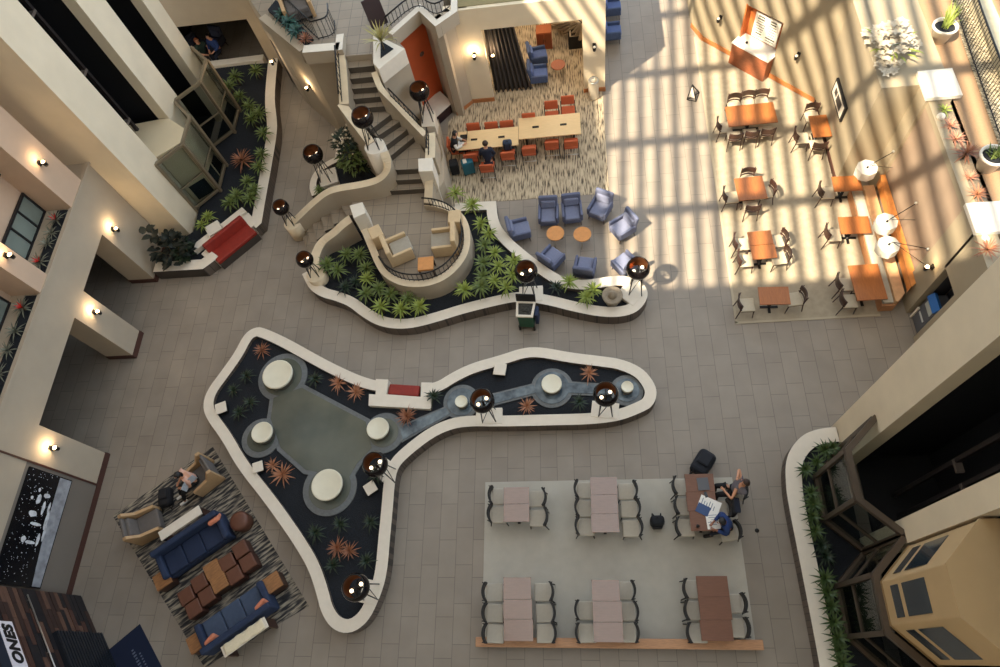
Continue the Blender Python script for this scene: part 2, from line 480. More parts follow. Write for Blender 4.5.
frame_tan = mat('frame_tan', srgb(140, 126, 104), 0.45, metal=0.35)
def enclosure(xf, sgn, ys, label, pane_mat, k_=1.0, fm=None):
    """bronze framed glass screen round the foot of a shaft"""
    s = -sgn; d = 0.80
    y0, y1 = ys; L = y1 - y0
    pts = [Vector((0, 0)), Vector((s * d, L * 0.29)), Vector((s * d, L * 0.71)), Vector((0, L))]
    root = empty('glass_enclosure', (xf + s * 0.0, y0, 0), label=label, cat='screen', group='glass screens round the lifts')
    ht = 3.0
    fr = MB()
    for k, (a, b) in enumerate(zip(pts, pts[1:])):
        c = (a + b) / 2; l = (b - a).length; r = math.atan2((b - a).y, (b - a).x)
        for z, hh, ww in ((ht, 0.14 * k_, 0.14 * k_), (1.55, 0.08 * k_, 0.08 * k_), (0.5, 0.14 * k_, 0.16 * k_)):
            fr.box((c.x, c.y, z + 0.005 * (k % 2)), (l + ww * 0.5, ww, hh), rz=r)
    for p in pts: fr.box((p.x + s * 0.03, p.y, ht / 2 - 0.01), (0.11, 0.11, ht))
    fr.build('frame', fm or bronze_metal, root)
    for a, b in zip(pts, pts[1:]):
        g = MB(); c = (a + b) / 2; l = (b - a).length; r = math.atan2((b - a).y, (b - a).x)
        g.box((c.x, c.y, 1.75), (l - 0.14, 0.02, 2.4), rz=r)
        g.build('glass_pane', pane_mat, root)
    return root
enc_glass = mat('enclosure_glass', srgb(200, 208, 206), 0.03, trans=1.0, ior=1.15)
enclosure(-14.5, -1, (15.28, 18.23), 'bronze glass screen round the cream lift car at the tower foot', enc_glass, 0.72, frame_tan)
enclosure(-14.5, -1, (18.29, 21.05), 'bronze glass screen round the empty lift bay beside the dark room', enc_glass, 0.72, frame_tan)
enclosure(6.87, 1, (2.62, 5.34), 'bronze glass screen round the wide shaft at the curved end of the planter', enc_glass)
enclosure(6.87, 1, (-0.2, 2.56), 'bronze glass screen below the tan lift car', enc_glass)

# ================================================================== north-west room, pier and upper fascia
m = MB(); m.box((-14.4, 23.2, 6.0), (5.2, 0.4, 7.0)); m.box((-12.55, 23.3, 1.25), (0.62, 0.6, 2.5)); m.box((-12.4, 24.9, 6), (0.6, 3.4, 7))
structure(m.build('wall_northwest', plaster_grey), 'greige wall panel over the dark sitting room', 'wall')
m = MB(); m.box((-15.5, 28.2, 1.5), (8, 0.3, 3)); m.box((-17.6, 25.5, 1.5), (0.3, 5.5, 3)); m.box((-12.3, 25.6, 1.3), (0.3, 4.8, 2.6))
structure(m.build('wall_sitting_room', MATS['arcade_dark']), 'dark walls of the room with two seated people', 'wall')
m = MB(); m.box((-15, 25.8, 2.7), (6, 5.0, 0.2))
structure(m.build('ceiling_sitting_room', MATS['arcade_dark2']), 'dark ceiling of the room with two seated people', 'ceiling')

# ================================================================== mezzanine block (north)
mz = [P(262, 18, ZU), P(303, 52, ZU), P(338, 47, ZU), P(345.6, 56, ZU), P(372, 54, ZU), P(373, 63, ZU), P(378.4, 69.3, ZU), P(404.7, 48.3, ZU), P(390, 33.6, ZU), P(419.4, 7.4, ZU), P(436, 23, ZU)]
MZ = [(p.x, p.y) for p in mz]
poly = MZ + [(-4.3, 19.72), (-4.3, 30), (-14, 30), (-12.4, 23)]
m = MB(); m.prism(poly, 0.0, ZU, mside=1)
structure(m.build('floor_mezzanine', [mezz_m, plaster_grey]), 'tiled upper landing at the head of the stairs', 'floor')

# meeting room walls around its opening
YF = 19.9
m = MB()
m.box((-3.7, YF + 0.15, 2.1), (1.2, 0.3, 4.2)); m.box((0.85, YF + 0.2, 2.1), (0.8, 0.4, 4.2)); m.box((-1.33, YF + 0.15, 3.76), (3.56, 0.3, 0.88))
m.box((1.1, 25.2, 2.1), (0.3, 10.4, 4.2)); m.box((-3.6, 25, 2.1), (0.3, 10, 4.2)); m.box((-1.2, 25.6, 2.1), (5, 0.3, 4.2))
m.m = 1; m.box((-3.66, YF - 0.01, 0.09), (1.18, 0.06, 0.18)); m.box((0.85, YF - 0.01, 0.09), (0.84, 0.06, 0.18))
structure(m.build('wall_north', [plaster, wood_trim]), 'beige wall with the wide opening to the carpeted meeting room', 'wall')
m = MB(); m.box((-1.3, 24.9, 4.12), (5.3, 9.7, 0.2))
structure(m.build('floor_upper_north', olive_m), 'olive carpeted upper floor over the meeting room', 'floor')
m = MB(); m.box((-1.3, 25.0, 3.9), (4.4, 9.4, 0.1))
structure(m.build('ceiling_meeting', ceil_m), 'ceiling of the meeting room', 'ceiling')

# tall wall beside the orange alcove
a = P(436, 23, ZU); b = P(419.4, 7.4, ZU); c = P(390, 33.6, ZU)
def wallseg(m, p, q, z0, z1, t, side=1):
    p = Vector((p[0], p[1])); q = Vector((q[0], q[1])); d = (q - p).normalized(); n = Vector((-d.y, d.x)) * t * side
    m.prism([p, q, q + n, p + n], z0, z1)
m = MB(); wallseg(m, c, b, 0, ZU, 0.06, -1)
o = m.build('wall_alcove', orange_paint); structure(o, 'orange painted wall of the bar alcove', 'wall')
m = MB(); wallseg(m, (a.x, a.y), (-4.3, 19.74), 0, 4.2, 0.3, 1); 
wallseg(m, (a.x - 0.0, a.y), (-4.55, 19.28), 0, 4.2, 0.25, 1); wallseg(m, (-4.57, 19.28), (-3.95, 19.86), 0, 4.2, 0.3, 1)
m.m = 1; wallseg(m, (-4.55, 19.26), (-3.95, 19.84), 0, 0.18, 0.05, 1)
structure(m.build('wall_alcove_side', [plaster_grey, wood_trim]), 'tall greige wall between the orange alcove and the meeting room', 'wall')

# ================================================================== right side (east): angled wall, ledges
H2 = 4.2
k0 = Vector((6.27, 20.98)); k1 = Vector((7.34, 19.84))
m = MB()
def seg(p, q, z0, z1, t=0.4): wallseg(m, p, q, z0, z1, t, 1)
seg((4.85, 26), (4.85, 22.9), 0, H2); seg((4.85, 22.9), (5.2, 22.1), 0, H2); seg((5.2, 22.1), k0, 0, H2); seg(k1, (8.7, 18.38), 0, H2); seg(k0, k1, 2.35, H2)
m.m = 1
wallseg(m, (4.81, 22.9), (5.16, 22.06), 0, 0.18, 0.06, 1); wallseg(m, (5.17, 22.08), (6.24, 20.95), 0, 0.18, 0.06, 1); wallseg(m, (7.31, 19.81), (8.68, 18.36), 0, 0.18, 0.06, 1)
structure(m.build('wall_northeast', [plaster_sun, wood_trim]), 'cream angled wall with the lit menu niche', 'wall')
m = MB()
nd = Vector((0.73, 0.68))
wallseg(m, Vector(k0) + nd * 0.4, Vector(k1) + nd * 0.4, 0, H2, 0.1, 1)
structure(m.build('wall_niche', mat('niche_orange', srgb(214, 128, 60), 0.5, var=0.1, scale=6)), 'orange wood back of the menu niche', 'wall')
m = MB()
m.box((8.9, 16.75, 2.1), (0.4, 3.3, H2))
m.box((9.4, 14.9, 2.1), (1.4, 0.4, H2))
m.m = 1; m.box((8.69, 16.5, 0.09), (0.05, 3.6, 0.18))
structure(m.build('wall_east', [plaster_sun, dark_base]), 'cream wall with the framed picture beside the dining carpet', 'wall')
brown_wall = mat('brown_plaster', srgb(150, 130, 112), 0.8, var=0.12, scale=1.2)
m = MB(); m.box((10.0, 12.3, 2.0), (0.3, 3.8, 4.0))
structure(m.build('wall_east_recess', brown_wall), 'brown recessed wall behind the banquette', 'wall')
m = MB()
m.box((10.1, 14.6, 2.1), (0.7, 0.95, H2)); m.box((10.1, 10.05, 2.1), (0.7, 0.85, H2))
m.m = 1; m.box((10.17, 14.6, 4.25), (0.92, 1.02, 0.12)); m.box((10.17, 10.05, 4.25), (0.92, 0.9, 0.12))
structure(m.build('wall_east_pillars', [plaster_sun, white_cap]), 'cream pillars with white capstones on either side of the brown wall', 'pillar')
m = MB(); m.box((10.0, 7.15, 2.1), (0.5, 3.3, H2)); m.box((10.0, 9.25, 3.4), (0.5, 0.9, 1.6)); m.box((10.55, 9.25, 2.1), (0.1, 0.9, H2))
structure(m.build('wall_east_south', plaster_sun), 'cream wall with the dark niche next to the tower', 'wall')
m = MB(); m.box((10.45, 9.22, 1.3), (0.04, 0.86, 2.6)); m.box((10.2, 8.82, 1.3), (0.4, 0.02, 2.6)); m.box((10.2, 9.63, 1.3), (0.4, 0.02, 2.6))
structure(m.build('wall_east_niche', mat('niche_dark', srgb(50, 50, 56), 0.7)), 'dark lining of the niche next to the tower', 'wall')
m = MB(); m.box((14.0, 15, 3.9), (7.1, 24, 0.2)); m.m = 1; m.box((9.95, 12.4, 4.02), (0.24, 3.7, 0.2)); m.box((9.75, 18.4, 4.05), (1.5, 6.6, 0.3))
m.m = 2; m.box((10.3, 12.4, 3.97), (0.5, 3.7, 0.06)); m.box((10.3, 7.9, 3.97), (0.6, 3.4, 0.1))
structure(m.build('floor_upper_east', [tan_m, plaster_sun, mat('ledge_soil', srgb(120, 108, 92), 0.9, var=0.3, scale=20)]), 'tan carpeted upper walkway behind the cream pillars', 'floor')
m = MB(); m.box((14, 15, 1.9), (6.9, 24, 3.8))
structure(m.build('wall_east_core', plaster_grey), 'wall under the upper walkway', 'wall')

# ================================================================== roof with its skylight
RZ = 26.0
X0, X1, Y0, Y1 = -14.0, 12.2, -0.9, 24.5
m = MB()
m.box((( -60 + X0) / 2, 10, RZ + 0.2), (X0 + 60, 100, 0.4)); m.box(((X1 + 24) / 2, 10, RZ + 0.2), (24 - X1, 60, 0.4))
m.box(((X0 + X1) / 2, (Y0 - 50) / 2, RZ + 0.2), (X1 - X0, Y0 + 50, 0.4)); m.box(((X0 + X1) / 2, (Y1 + 40) / 2, RZ + 0.2), (X1 - X0, 40 - Y1, 0.4))
structure(m.build('ceiling_roof', ceil_m), 'roof of the atrium round the skylight', 'ceiling')
m = MB()
k = -1
while k < 46:
    x = 1.36 - 14.74 + 0.63 * k; m.box((x + 0.075 * 11.7, (Y0 + Y1) / 2, RZ), (0.20, Y1 - Y0 + .1, 0.18), rz=-0.075); k += 1
for y in (2.3, 5.4, 8.8, 12.0, 15.2, 18.4, 21.6):
    m.box(((X0 + X1) / 2, y, RZ + 0.12), (X1 - X0, 0.32, 0.30))
structure(m.build('ceiling_skylight_bars', mat('skylight_bars', srgb(190, 186, 178), 0.6)), 'white glazing bars of the atrium skylight', 'skylight')

m = MB(); m.box((-13.4, -2.5, 21.0), (4.4, 23.0, 0.5)); m.box((-8.2, -6.4, 21.0), (6.0, 15.2, 0.5))  # unseen slab above the camera, added to keep skylight off the lounge corner
structure(m.build('shade_slab_west', plaster_grey), 'unseen slab added to darken the lounge corner', 'floor')
m = MB(); m.box((6.2, -4.7, 21.0), (5.4, 18.6, 0.5)); m.box((-.6, -8.6, 21.0), (8.2, 10.0, 0.5))  # second added slab, out of view, dims the south-east corner
structure(m.build('shade_slab_east', plaster_grey), 'unseen slab added to darken the floor by the eastern lift tower', 'floor')
# walls closing the atrium out of view
m = MB(); m.box((-3, -13.5, 13), (42, 0.4, 26))
structure(m.build('wall_south', plaster), 'plaster wall behind the viewer', 'wall')

# ================================================================== light
wd = bpy.data.worlds.new('sky'); SC.world = wd; wd.use_nodes = True
bg = wd.node_tree.nodes['Background']
nt = wd.node_tree
tcw = nt.nodes.new('ShaderNodeTexCoord'); dp = nt.nodes.new('ShaderNodeVectorMath'); dp.operation = 'DOT_PRODUCT'
dp.inputs[1].default_value = Vector((-0.567, -0.45, 0.55)).normalized()
rp = nt.nodes.new('ShaderNodeValToRGB')
rp.color_ramp.elements[0].position = 0.05; rp.color_ramp.elements[0].color = (0.70, 0.84, 1.0, 1)
rp.color_ramp.elements[1].position = 0.95; rp.color_ramp.elements[1].color = (1.0, 0.86, 0.68, 1)
nt.links.new(tcw.outputs['Generated'], dp.inputs[0]); nt.links.new(dp.outputs['Value'], rp.inputs['Fac']); nt.links.new(rp.outputs['Color'], bg.inputs['Color'])
bg.inputs['Strength'].default_value = 2.3
sd = bpy.data.lights.new('sun', 'SUN'); sd.energy = 15.0; sd.angle = math.radians(0.6); sd.color = (1.0, 0.85, 0.62)
so = bpy.data.objects.new('sun', sd); COL.objects.link(so); so.location = (-15, -10, 40)
sdir = Vector((0.567, 0.45, -1.0)).normalized()
so.rotation_euler = (-sdir).to_track_quat('Z', 'Y').to_euler()
SC.view_settings.view_transform = 'Standard'
SC.view_settings.look = 'None'
SC.view_settings.gamma = 1.0
SC.view_settings.use_curve_mapping = False
SC.view_settings.exposure = 0.0
# ================================================================== stairs and terrace
ZT = 1.0
step_m = MATS['upper_tiles']
ST = [((384.6, 191.2), (427, 188.5)), ((391, 180.7), (427, 178.6)), ((392, 170.2), (427, 168.5)), ((389.8, 156.6), (416, 135.2)), ((384, 147), (411, 126.5)), ((377, 136.6), (404, 118.4)), ((371, 129.3), (397, 109.8)),
      ((345, 109.3), (391.5, 105.8)), ((345, 99.9), (387, 96)), ((345, 89.4), (380, 86.7)), ((345, 79.5), (377.5, 76.2)), ((345, 68.4), (373, 65.9)), ((345, 56), (373, 54))]
RISE = (ZU - ZT) / len(ST)
st = MB(); pts = []
for i, (l, r) in enumerate(ST):
    z = ZT + RISE * (i + 1); pts.append((P(*l, z), P(*r, z), z))
for i in range(len(pts) - 1):
    a, b, z = pts[i]; c, d, _ = pts[i + 1]
    if i == 2:   # the turning landing
        e = P(429, 160, z); poly = [a, b, e, d, c]
    elif i == 6:
        poly = [a, b, d, P(345, 112, z), P(345, 109, z)]; poly = [a, b, d, c]
    else: poly = [a, b, d, c]
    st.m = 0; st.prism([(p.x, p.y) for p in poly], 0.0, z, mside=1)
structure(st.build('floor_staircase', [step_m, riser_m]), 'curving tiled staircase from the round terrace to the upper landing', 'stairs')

RIM_PX = [(362.9, 225.6), (372.4, 248.6), (380.5, 267.5), (390.6, 277.6), (406, 283.7), (426.4, 283.7), (445.3, 276.6), (460, 262), (466.8, 247.2), (466.7, 228.3), (460.8, 216), (450, 208), (436, 203.8), (425, 203)]
RIM_Z = 1.22
rim = chaikin([P(x, y, RIM_Z) for x, y in RIM_PX], it=2)
ta = MB()
lo = [P(301.5, 233, 0), P(307, 227.6, .15), P(312.7, 222, .3), P(320.6, 215, .45), P(329.6, 209.6, .6), P(339.7, 204, .78), P(349, 197, ZT)]
hi = [P(313, 262, 0), P(314, 251, .15), P(318, 242, .3), P(326, 233, .45), P(335, 226.5, .6), P(347.6, 217, .78), P(355, 212, ZT)]
terr_poly = [(p.x, p.y) for p in rim] + [(P(427, 189, ZT).x, P(427, 189, ZT).y), (P(384, 191.5, ZT).x, P(384, 191.5, ZT).y), (P(364, 194, ZT).x, P(364, 194, ZT).y), (lo[-1].x, lo[-1].y), (hi[-1].x, hi[-1].y)]
ta.prism(terr_poly, 0.0, ZT, mside=1)
structure(ta.build('floor_terrace', [mezz_m, plaster_grey]), 'round tiled terrace halfway up the stairs', 'floor')
sw = MB()
for i in range(6):
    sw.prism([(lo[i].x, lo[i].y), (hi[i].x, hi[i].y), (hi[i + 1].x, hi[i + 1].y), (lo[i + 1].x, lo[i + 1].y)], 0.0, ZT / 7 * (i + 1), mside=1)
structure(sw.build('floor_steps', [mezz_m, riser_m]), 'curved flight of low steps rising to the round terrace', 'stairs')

def band(name, px, w, z0, mats, label, cat='wall', it=2, closed=False, side=0.5):
    """low wall: px = [(x, y, z top)]"""
    pts = chaikin([P(x, y, z) for x, y, z in px], closed, it)
    a = offset(pts, w * side, closed); b = offset(pts, -w * (1 - side), closed)
    m = MB(); m.strip(a, b, z0, [p.z for p in pts], mside=1, closed=closed)
    return structure(m.build(name, mats), label, cat)

def railing(label, px, h, base=None, gap=0.16, off=0.0, kind_pts=None):
    """iron railing standing on a wall top"""
    pts = kind_pts or chaikin([P(x, y, z) for x, y, z in px], False, 2)
    if off: pts = offset(pts, off)
    o = pts[0].copy()
    root = empty('iron_railing', o, label=label, cat='railing', group='iron railings')
    m = MB(); m.tube([p - o + Vector((0, 0, h)) for p in pts], 0.028, 6); m.build('top_rail', black_metal, root)
    m = MB(); m.tube([p - o + Vector((0, 0, 0.07)) for p in pts], 0.018, 5); m.build('bottom_rail', black_metal, root)
    m = MB(); acc = 0.0
    for p, q in zip(pts, pts[1:]):
        l = (q - p).length; n = max(1, int(l / gap))
        for k in range(n):
            s = p.lerp(q, k / n) - o
            m.tube([s + Vector((0, 0, 0.0)), s + Vector((0, 0, h))], 0.012, 4, caps=False)
    b = m.build('balusters', black_metal, root); b['kind'] = 'stuff'
    return root

band('wall_terrace', [(x, y, RIM_Z) for x, y in RIM_PX], 0.24, 0.0, [cream_cap, plaster_grey], 'low round parapet wall enclosing the terrace')
railing('black iron railing round the inside of the terrace parapet', None, 0.42, kind_pts=offset(rim, 0.1)[6:])
# walls of the lower flight
band('wall_steps_upper', [(384, 152, 2.5), (387.5, 162, 2.25), (386.5, 172, 2.0), (378.5, 180, 1.8), (362, 184.5, 1.7), (338, 188, 1.65), (326, 192, 1.55), (312, 203.5, 1.25), (300, 215, 0.95), (293, 222, 0.75)], 0.30, 0.0, [cream_cap, plaster_grey], 'sweeping cream topped wall along the upper side of the steps')
band('wall_steps_lower', [(350.5, 218.5, 1.45), (341, 225.5, 1.35), (335, 232, 1.2), (322, 241, 0.95), (316, 252, 0.85), (314, 262, 0.78), (315.5, 272, 0.75)], 0.34, 0.0, [cream_cap, plaster_grey], 'curved cream topped wall along the planter side of the steps')
for x, y, z, r, l in ((292, 223, 0.75, 0.30, 'round cream wall end holding the small globe lamp beside the steps'), (315.5, 274, 0.76, 0.33, 'round cream wall end holding the small globe lamp at the planter corner'), (374.7, 146, 2.56, 0.36, 'white round pedestal top carrying the globe lamp on the stairs')):
    m = MB(); p = P(x, y, z); m.lathe((p.x, p.y, 0), [(0, 0), (r, 0), (r, z), (r, z), (0, z)], 24); 
    structure(m.build('wall_pedestal', white_cap if z > 2 else cream_cap), l, 'pedestal')
def block(px, z0, z1, name, label, m=None):
    b = MB(); b.prism([(P(x, y, z1).x, P(x, y, z1).y) for x, y in px], z0, z1)
    return structure(b.build(name, m or white_cap, bevel=0.015), label, 'pedestal')
block([(349.4, 205.4), (362.3, 202), (365.6, 212.8), (353.5, 218.2)], 0.0, 1.95, 'wall_post', 'white square post at the terrace entrance')
block([(418, 158.5), (432.5, 157.6), (432.7, 171), (418.4, 171.5)], 0.0, 2.35, 'wall_post', 'white square post beside the stair landing')
# stair parapets
band('wall_stair_west', [(337.6, 47, 4.3), (341, 62, 4.1), (343, 84, 3.75), (344, 104, 3.4)], 0.34, 0.0, [cream_cap, plaster_grey], 'straight parapet on the west side of the stairs', it=0)
band('wall_stair_turn', [(341, 103, 3.4), (352, 118, 3.1), (362, 131, 2.85), (371, 143, 2.6)], 0.30, 0.0, [cream_cap, plaster_grey], 'sloping parapet down to the globe lamp pedestal', it=0)
railing('iron railing on the straight west stair parapet', [(338.8, 55, 4.2), (341, 84, 3.75), (342.5, 103, 3.4)], 0.4)
band('wall_stair_east', [(374, 72, 4.1), (379, 86, 3.8), (386.5, 95, 3.5), (393, 101, 3.25), (408, 117, 2.8), (425, 134.5, 2.35)], 0.20, 0.0, [cream_cap, plaster_grey], 'parapet on the east side of the stairs under the pointed planter', it=1)
railing('iron railing on the east stair parapet below the globe lamp', [(391, 97, 3.35), (408, 114, 2.9), (422, 128.5, 2.45)], 0.4)
band('wall_landing', [(430, 133, 2.3), (430.5, 145, 2.3), (430, 158, 2.3)], 0.34, 0.0, [cream_cap, plaster_grey], 'short parapet at the stair landing next to the white post', it=0)
railing('iron railing at the stair landing next to the white post', [(429, 136, 2.3), (429, 156, 2.3)], 0.4)
band('wall_landing_side', [(429, 171, 2.1), (429, 185, 1.75), (428, 203, 1.35)], 0.3, 0.0, [cream_cap, plaster_grey], 'parapet between the white post and the round terrace', it=0)
block([(421, 111), (434.5, 110), (435, 126), (421.5, 126.5)], 0.0, 1.4, 'wall_lamp_pillar', 'white square pillar top carrying the globe lamp before the orange wall')
# outer wall toward the carpet
m = MB()
o0, o1, o2 = P(441, 128, 0), P(451.5, 182, 0), P(452, 205, 0)
m.prism([(o0.x, o0.y), (o1.x, o1.y), (o2.x, o2.y), (P(430, 203, 1.3).x, P(430, 203, 1.3).y), (P(431, 165, 1.8).x, P(431, 165, 1.8).y), (P(434.5, 128, .5).x, P(434.5, 128, .5).y)], 0.0, [0.5, 1.5, 1.4, 1.3, 1.8, 0.6])
structure(m.build('wall_stair_outer', plaster_grey), 'curved plaster wall between the stairs and the striped carpet', 'wall')

# upper landing parapets, railings, planters
cap = [white_cap, plaster_grey]
band('wall_landing_north', [(390, 33.6, 4.3), (419.4, 7.4, 4.3), (436, 23, 4.3), (454, 10.5, 4.3), (454, -12, 4.3)], 0.22, ZU - 0.3, cap, 'white capped zigzag parapet over the orange wall', it=0)
railing('iron railing behind the zigzag parapet over the orange wall', [(388, 29, 4.3), (418, 3, 4.3), (436, 18, 4.3), (450, 8, 4.3)], 0.45)
tp = [(373, 33), (404.7, 48.3), (378.4, 69.3), (373, 63)]; ti = [(380.5, 40.5), (393.5, 48.5), (380.5, 58)]
m = MB(); m.prism([(P(x, y, 4.32).x, P(x, y, 4.32).y) for x, y in tp], ZU - 0.4, 4.32)
structure(m.build('wall_pointed_planter', white_cap, bevel=0.02), 'white pointed planter at the head of the stairs', 'planter')
m = MB(); m.prism([(P(x, y, 4.34).x, P(x, y, 4.34).y) for x, y in ti], 4.28, 4.335)
tag(m.build('planting_soil', soil), 'triangle of dark soil in the pointed white planter', 'soil', kind='stuff')
band('wall_landing_west', [(303, 49, 4.4), (339, 46, 4.4)], 0.36, ZU - 0.2, cap, 'white capped parapet over the sconce wall', it=0)
band('wall_landing_west_end', [(338.5, 50, 4.4), (340, 34, 4.4)], 0.26, ZU - 0.2, cap, 'short white capped return of the landing parapet', it=0)
band('wall_landing_ledge', [(262, 16, 4.3), (303, 49, 4.3)], 0.3, ZU - 0.3, [plaster_grey, plaster_grey], 'greige planter edge along the upper landing', it=0)
m = MB(); q = [P(268, 10, ZU + .1), P(305, 44, ZU + .1), P(313, 38, ZU + .1), P(276, 0, ZU + .1)]
m.prism([(p.x, p.y) for p in q], ZU, ZU + 0.12); tag(m.build('planting_soil', soil), 'dark soil of the planter along the upper landing', 'soil', kind='stuff')
railing('iron railing behind the planter of the upper landing', [(278, 0, ZU), (300, 22, ZU), (319, 40, ZU)], 0.75)
railing('iron railing at the corner of the upper landing', [(319, 40, ZU), (336, 36, ZU), (335, 22, ZU)], 0.75)
# wall under the landing with its two lamps and a dark doorway
d0, d1 = P(297, 79, 0), P(318, 106, 0)
m = MB(); nn = Vector((-(d1 - d0).y, (d1 - d0).x, 0)).normalized() * -0.02
m.prism([(d0.x - .25, d0.y - .05), (d1.x - .25, d1.y - .05), (d1.x, d1.y), (d0.x, d0.y)], 0.0, 2.1)
structure(m.build('door_1', mat('door_dark', srgb(44, 40, 42), 0.5)), 'dark doorway under the upper landing', 'door')

# upper east: balustrade
bal = [(940, -6, ZU), (955, 45, ZU), (1000, 175, ZU)]
railing('pale balustrade along the tan upper walkway', [(951, -4, 4.0), (966, 45, 4.0), (1012, 175, 4.0)], 1.0, gap=0.13)
m = MB(); q = [P(950, -6, 4.02), P(962, 40, 4.02), P(1010, 176, 4.02), P(1040, 176, 4.02), P(985, 20, 4.02), P(975, -6, 4.02)]
m.prism([(p.x, p.y) for p in q], 3.98, 4.03)
structure(m.build('floor_woven', streak_mat('woven_band', [srgb(88, 82, 70), srgb(150, 138, 116), srgb(206, 192, 164)], 7, 26, rot=0.6)), 'speckled carpet band beyond the balustrade', 'carpet')
m = MB(); q = [P(975, -6, 4.4), P(1015, 90, 4.4), P(1030, 86, 4.4), P(989, -6, 4.4)]
m.prism([(p.x, p.y) for p in q], 4.0, 4.4)
structure(m.build('wall_upper_kerb', mat('pale_kerb', srgb(186, 176, 150), 0.8, var=0.08, scale=6)), 'pale kerb wall at the top corner beyond the balustrade', 'wall')

# ================================================================== planters at floor level
def curb_ring(name, px, z, w, label, keep=(), it=2, cut=None):
    pts = chaikin([P(x, y, z) for x, y in px], True, it, keep)
    if area(pts) < 0: pts = pts[::-1]
    inner = offset(pts, w, True)
    root = empty(name, (pts[0].x, pts[0].y, 0), label=label, cat='planter')
    root['kind'] = 'structure'
    o = Vector((pts[0].x, pts[0].y, 0))
    m = MB(); m.strip([p - o for p in pts], [p - o for p in inner], 0.0, z, mside=1, closed=True)
    m.build('curb_wall', [white_cap, curb_side], root)
    return root, pts, inner, o

def pad(root, o, px, py, z, s, rz, name='lamp_pad', h=None):
    m = MB(); p = P(px, py, z) - o; zz = z + 0.012
    m.box((p.x, p.y, zz / 2), (s[0], s[1], zz), rz=rz); m.build(name, white_cap, root, bevel=0.01)

FO = [(262, 327), (285, 337), (311, 351.5), (334, 364), (359.6, 375.7), (377, 381), (387.6, 381), (386.2, 394.5), (420.8, 397), (421.3, 383.8), (436, 382.8), (451, 373), (471.7, 363), (500, 355.3), (523, 347.6), (540.8, 346.9), (571.4, 352.7), (600, 356), (622, 359), (642.7, 368), (654, 382), (657.5, 393.5), (653, 406), (642.7, 412), (619.8, 421), (589, 424.5), (545, 425.4), (500, 426.6), (474, 426), (454, 428), (433.5, 436.8), (410, 455), (397.8, 467.4), (394.7, 482.7), (392.7, 510), (390, 537.5), (387, 575), (379, 600), (367.6, 622.6), (350, 634.4), (332.6, 630), (321.3, 613.9), (316.3, 592.6), (308.8, 570), (297.5, 550), (282.5, 527.5), (263.8, 501.3), (237, 467.4), (221.7, 439.4), (206.4, 419), (202.6, 406.3), (206.4, 391), (221.7, 370.6), (234.5, 352.7), (242, 338), (248, 331), (255, 327.5)]
fr, fpts, finn, fo = curb_ring('fountain_planter', FO, 0.5, 0.34, 'long curving white topped planter round the fountain pool', keep=(6, 7, 8, 9))
for px, py, s, rz in ((489, 416, (0.80, 0.5), 0.0), (605, 410, (0.8, 0.5), -0.15), (383.5, 469, (0.5, 0.6), -0.65), (370, 592, (0.5, 0.62), -0.2)):
    pad(fr, fo, px, py, 0.5, s, rz)
m = MB(); m.prism([p - fo for p in offset(fpts, 0.2, True)], 0.02, 0.36)
so_ = m.build('soil_bed', soil, fr); so_['kind'] = 'stuff'
# notch walls: thicker U round the bench
m = MB()
m.prism([(p.x - fo.x, p.y - fo.y) for p in [P(x, y, .515) for x, y in ((376, 379), (388.2, 379.5), (386.6, 394.3), (420.5, 396.8), (421.3, 382.3), (432, 382.5), (430, 409), (368.5, 405.5), (369, 394), (375.5, 394.5))]], 0.0, 0.515)
m.build('bench_surround', white_cap, fr)
# pool
water = bpy.data.materials.new('pool_water'); water.use_nodes = True
b_ = water.node_tree.nodes['Principled BSDF']; b_.inputs['Base Color'].default_value = srgb(96, 104, 98); b_.inputs['Roughness'].default_value = 0.12
def water_mat(name, c1, c2, sc, rough=0.1):
    m = mat(name, c1, rough, var=0.0, scale=sc, bump=0.25)
    nt = m.node_tree; b = nt.nodes['Principled BSDF']; n = [x for x in nt.nodes if x.type == 'TEX_NOISE'][0]
    r = nt.nodes.new('ShaderNodeValToRGB'); r.color_ramp.elements[0].position = .3; r.color_ramp.elements[1].position = .7
    r.color_ramp.elements[0].color = c1; r.color_ramp.elements[1].color = c2
    n2 = nt.nodes.new('ShaderNodeTexNoise'); n2.inputs['Scale'].default_value = sc * .35; n2.inputs['Detail'].default_value = 6
    tc = [x for x in nt.nodes if x.type == 'TEX_COORD'][0]; nt.links.new(tc.outputs['Object'], n2.inputs['Vector'])
    nt.links.new(n2.outputs['Fac'], r.inputs['Fac']); nt.links.new(r.outputs['Color'], b.inputs['Base Color'])
    return m
pool_w = water_mat('still_pool_water', srgb(78, 84, 78), srgb(106, 108, 96), 2.2)
stream_w = water_mat('moving_water', srgb(50, 62, 72), srgb(116, 130, 138), 9.0)
rim_m = mat('pool_rim_stone', srgb(104, 108, 110), 0.6, var=0.15, scale=12)
rim_in = mat('pool_wall_dark', srgb(58, 62, 64), 0.5, var=0.2, scale=10)
POOLS = [(283, 377, 23), (384, 433, 19), (261.5, 438, 18), (330, 488, 25.5)]
MAIN = [(302, 388), (366, 422), (372, 448), (357, 464), (349, 478), (306, 470), (281, 448), (271, 419), (274, 398), (290, 392)]
ZW = 0.385
root = empty('fountain_pool', P(320, 430, 0), label='green fountain pool with four round bays inside the white planter', cat='pool')
ro = P(320, 430, 0)
def circ(c, r, n=40): return [Vector((c.x + r * math.cos(2 * PI * i / n), c.y + r * math.sin(2 * PI * i / n), 0)) for i in range(n)]
def pr(px): return (P(px[0] + px[2], px[1], ZW) - P(px[0], px[1], ZW)).length
rim_b = MB(); wat = MB()
mp = [P(x, y, ZW) - ro for x, y in MAIN]
if area(mp) < 0: mp = mp[::-1]
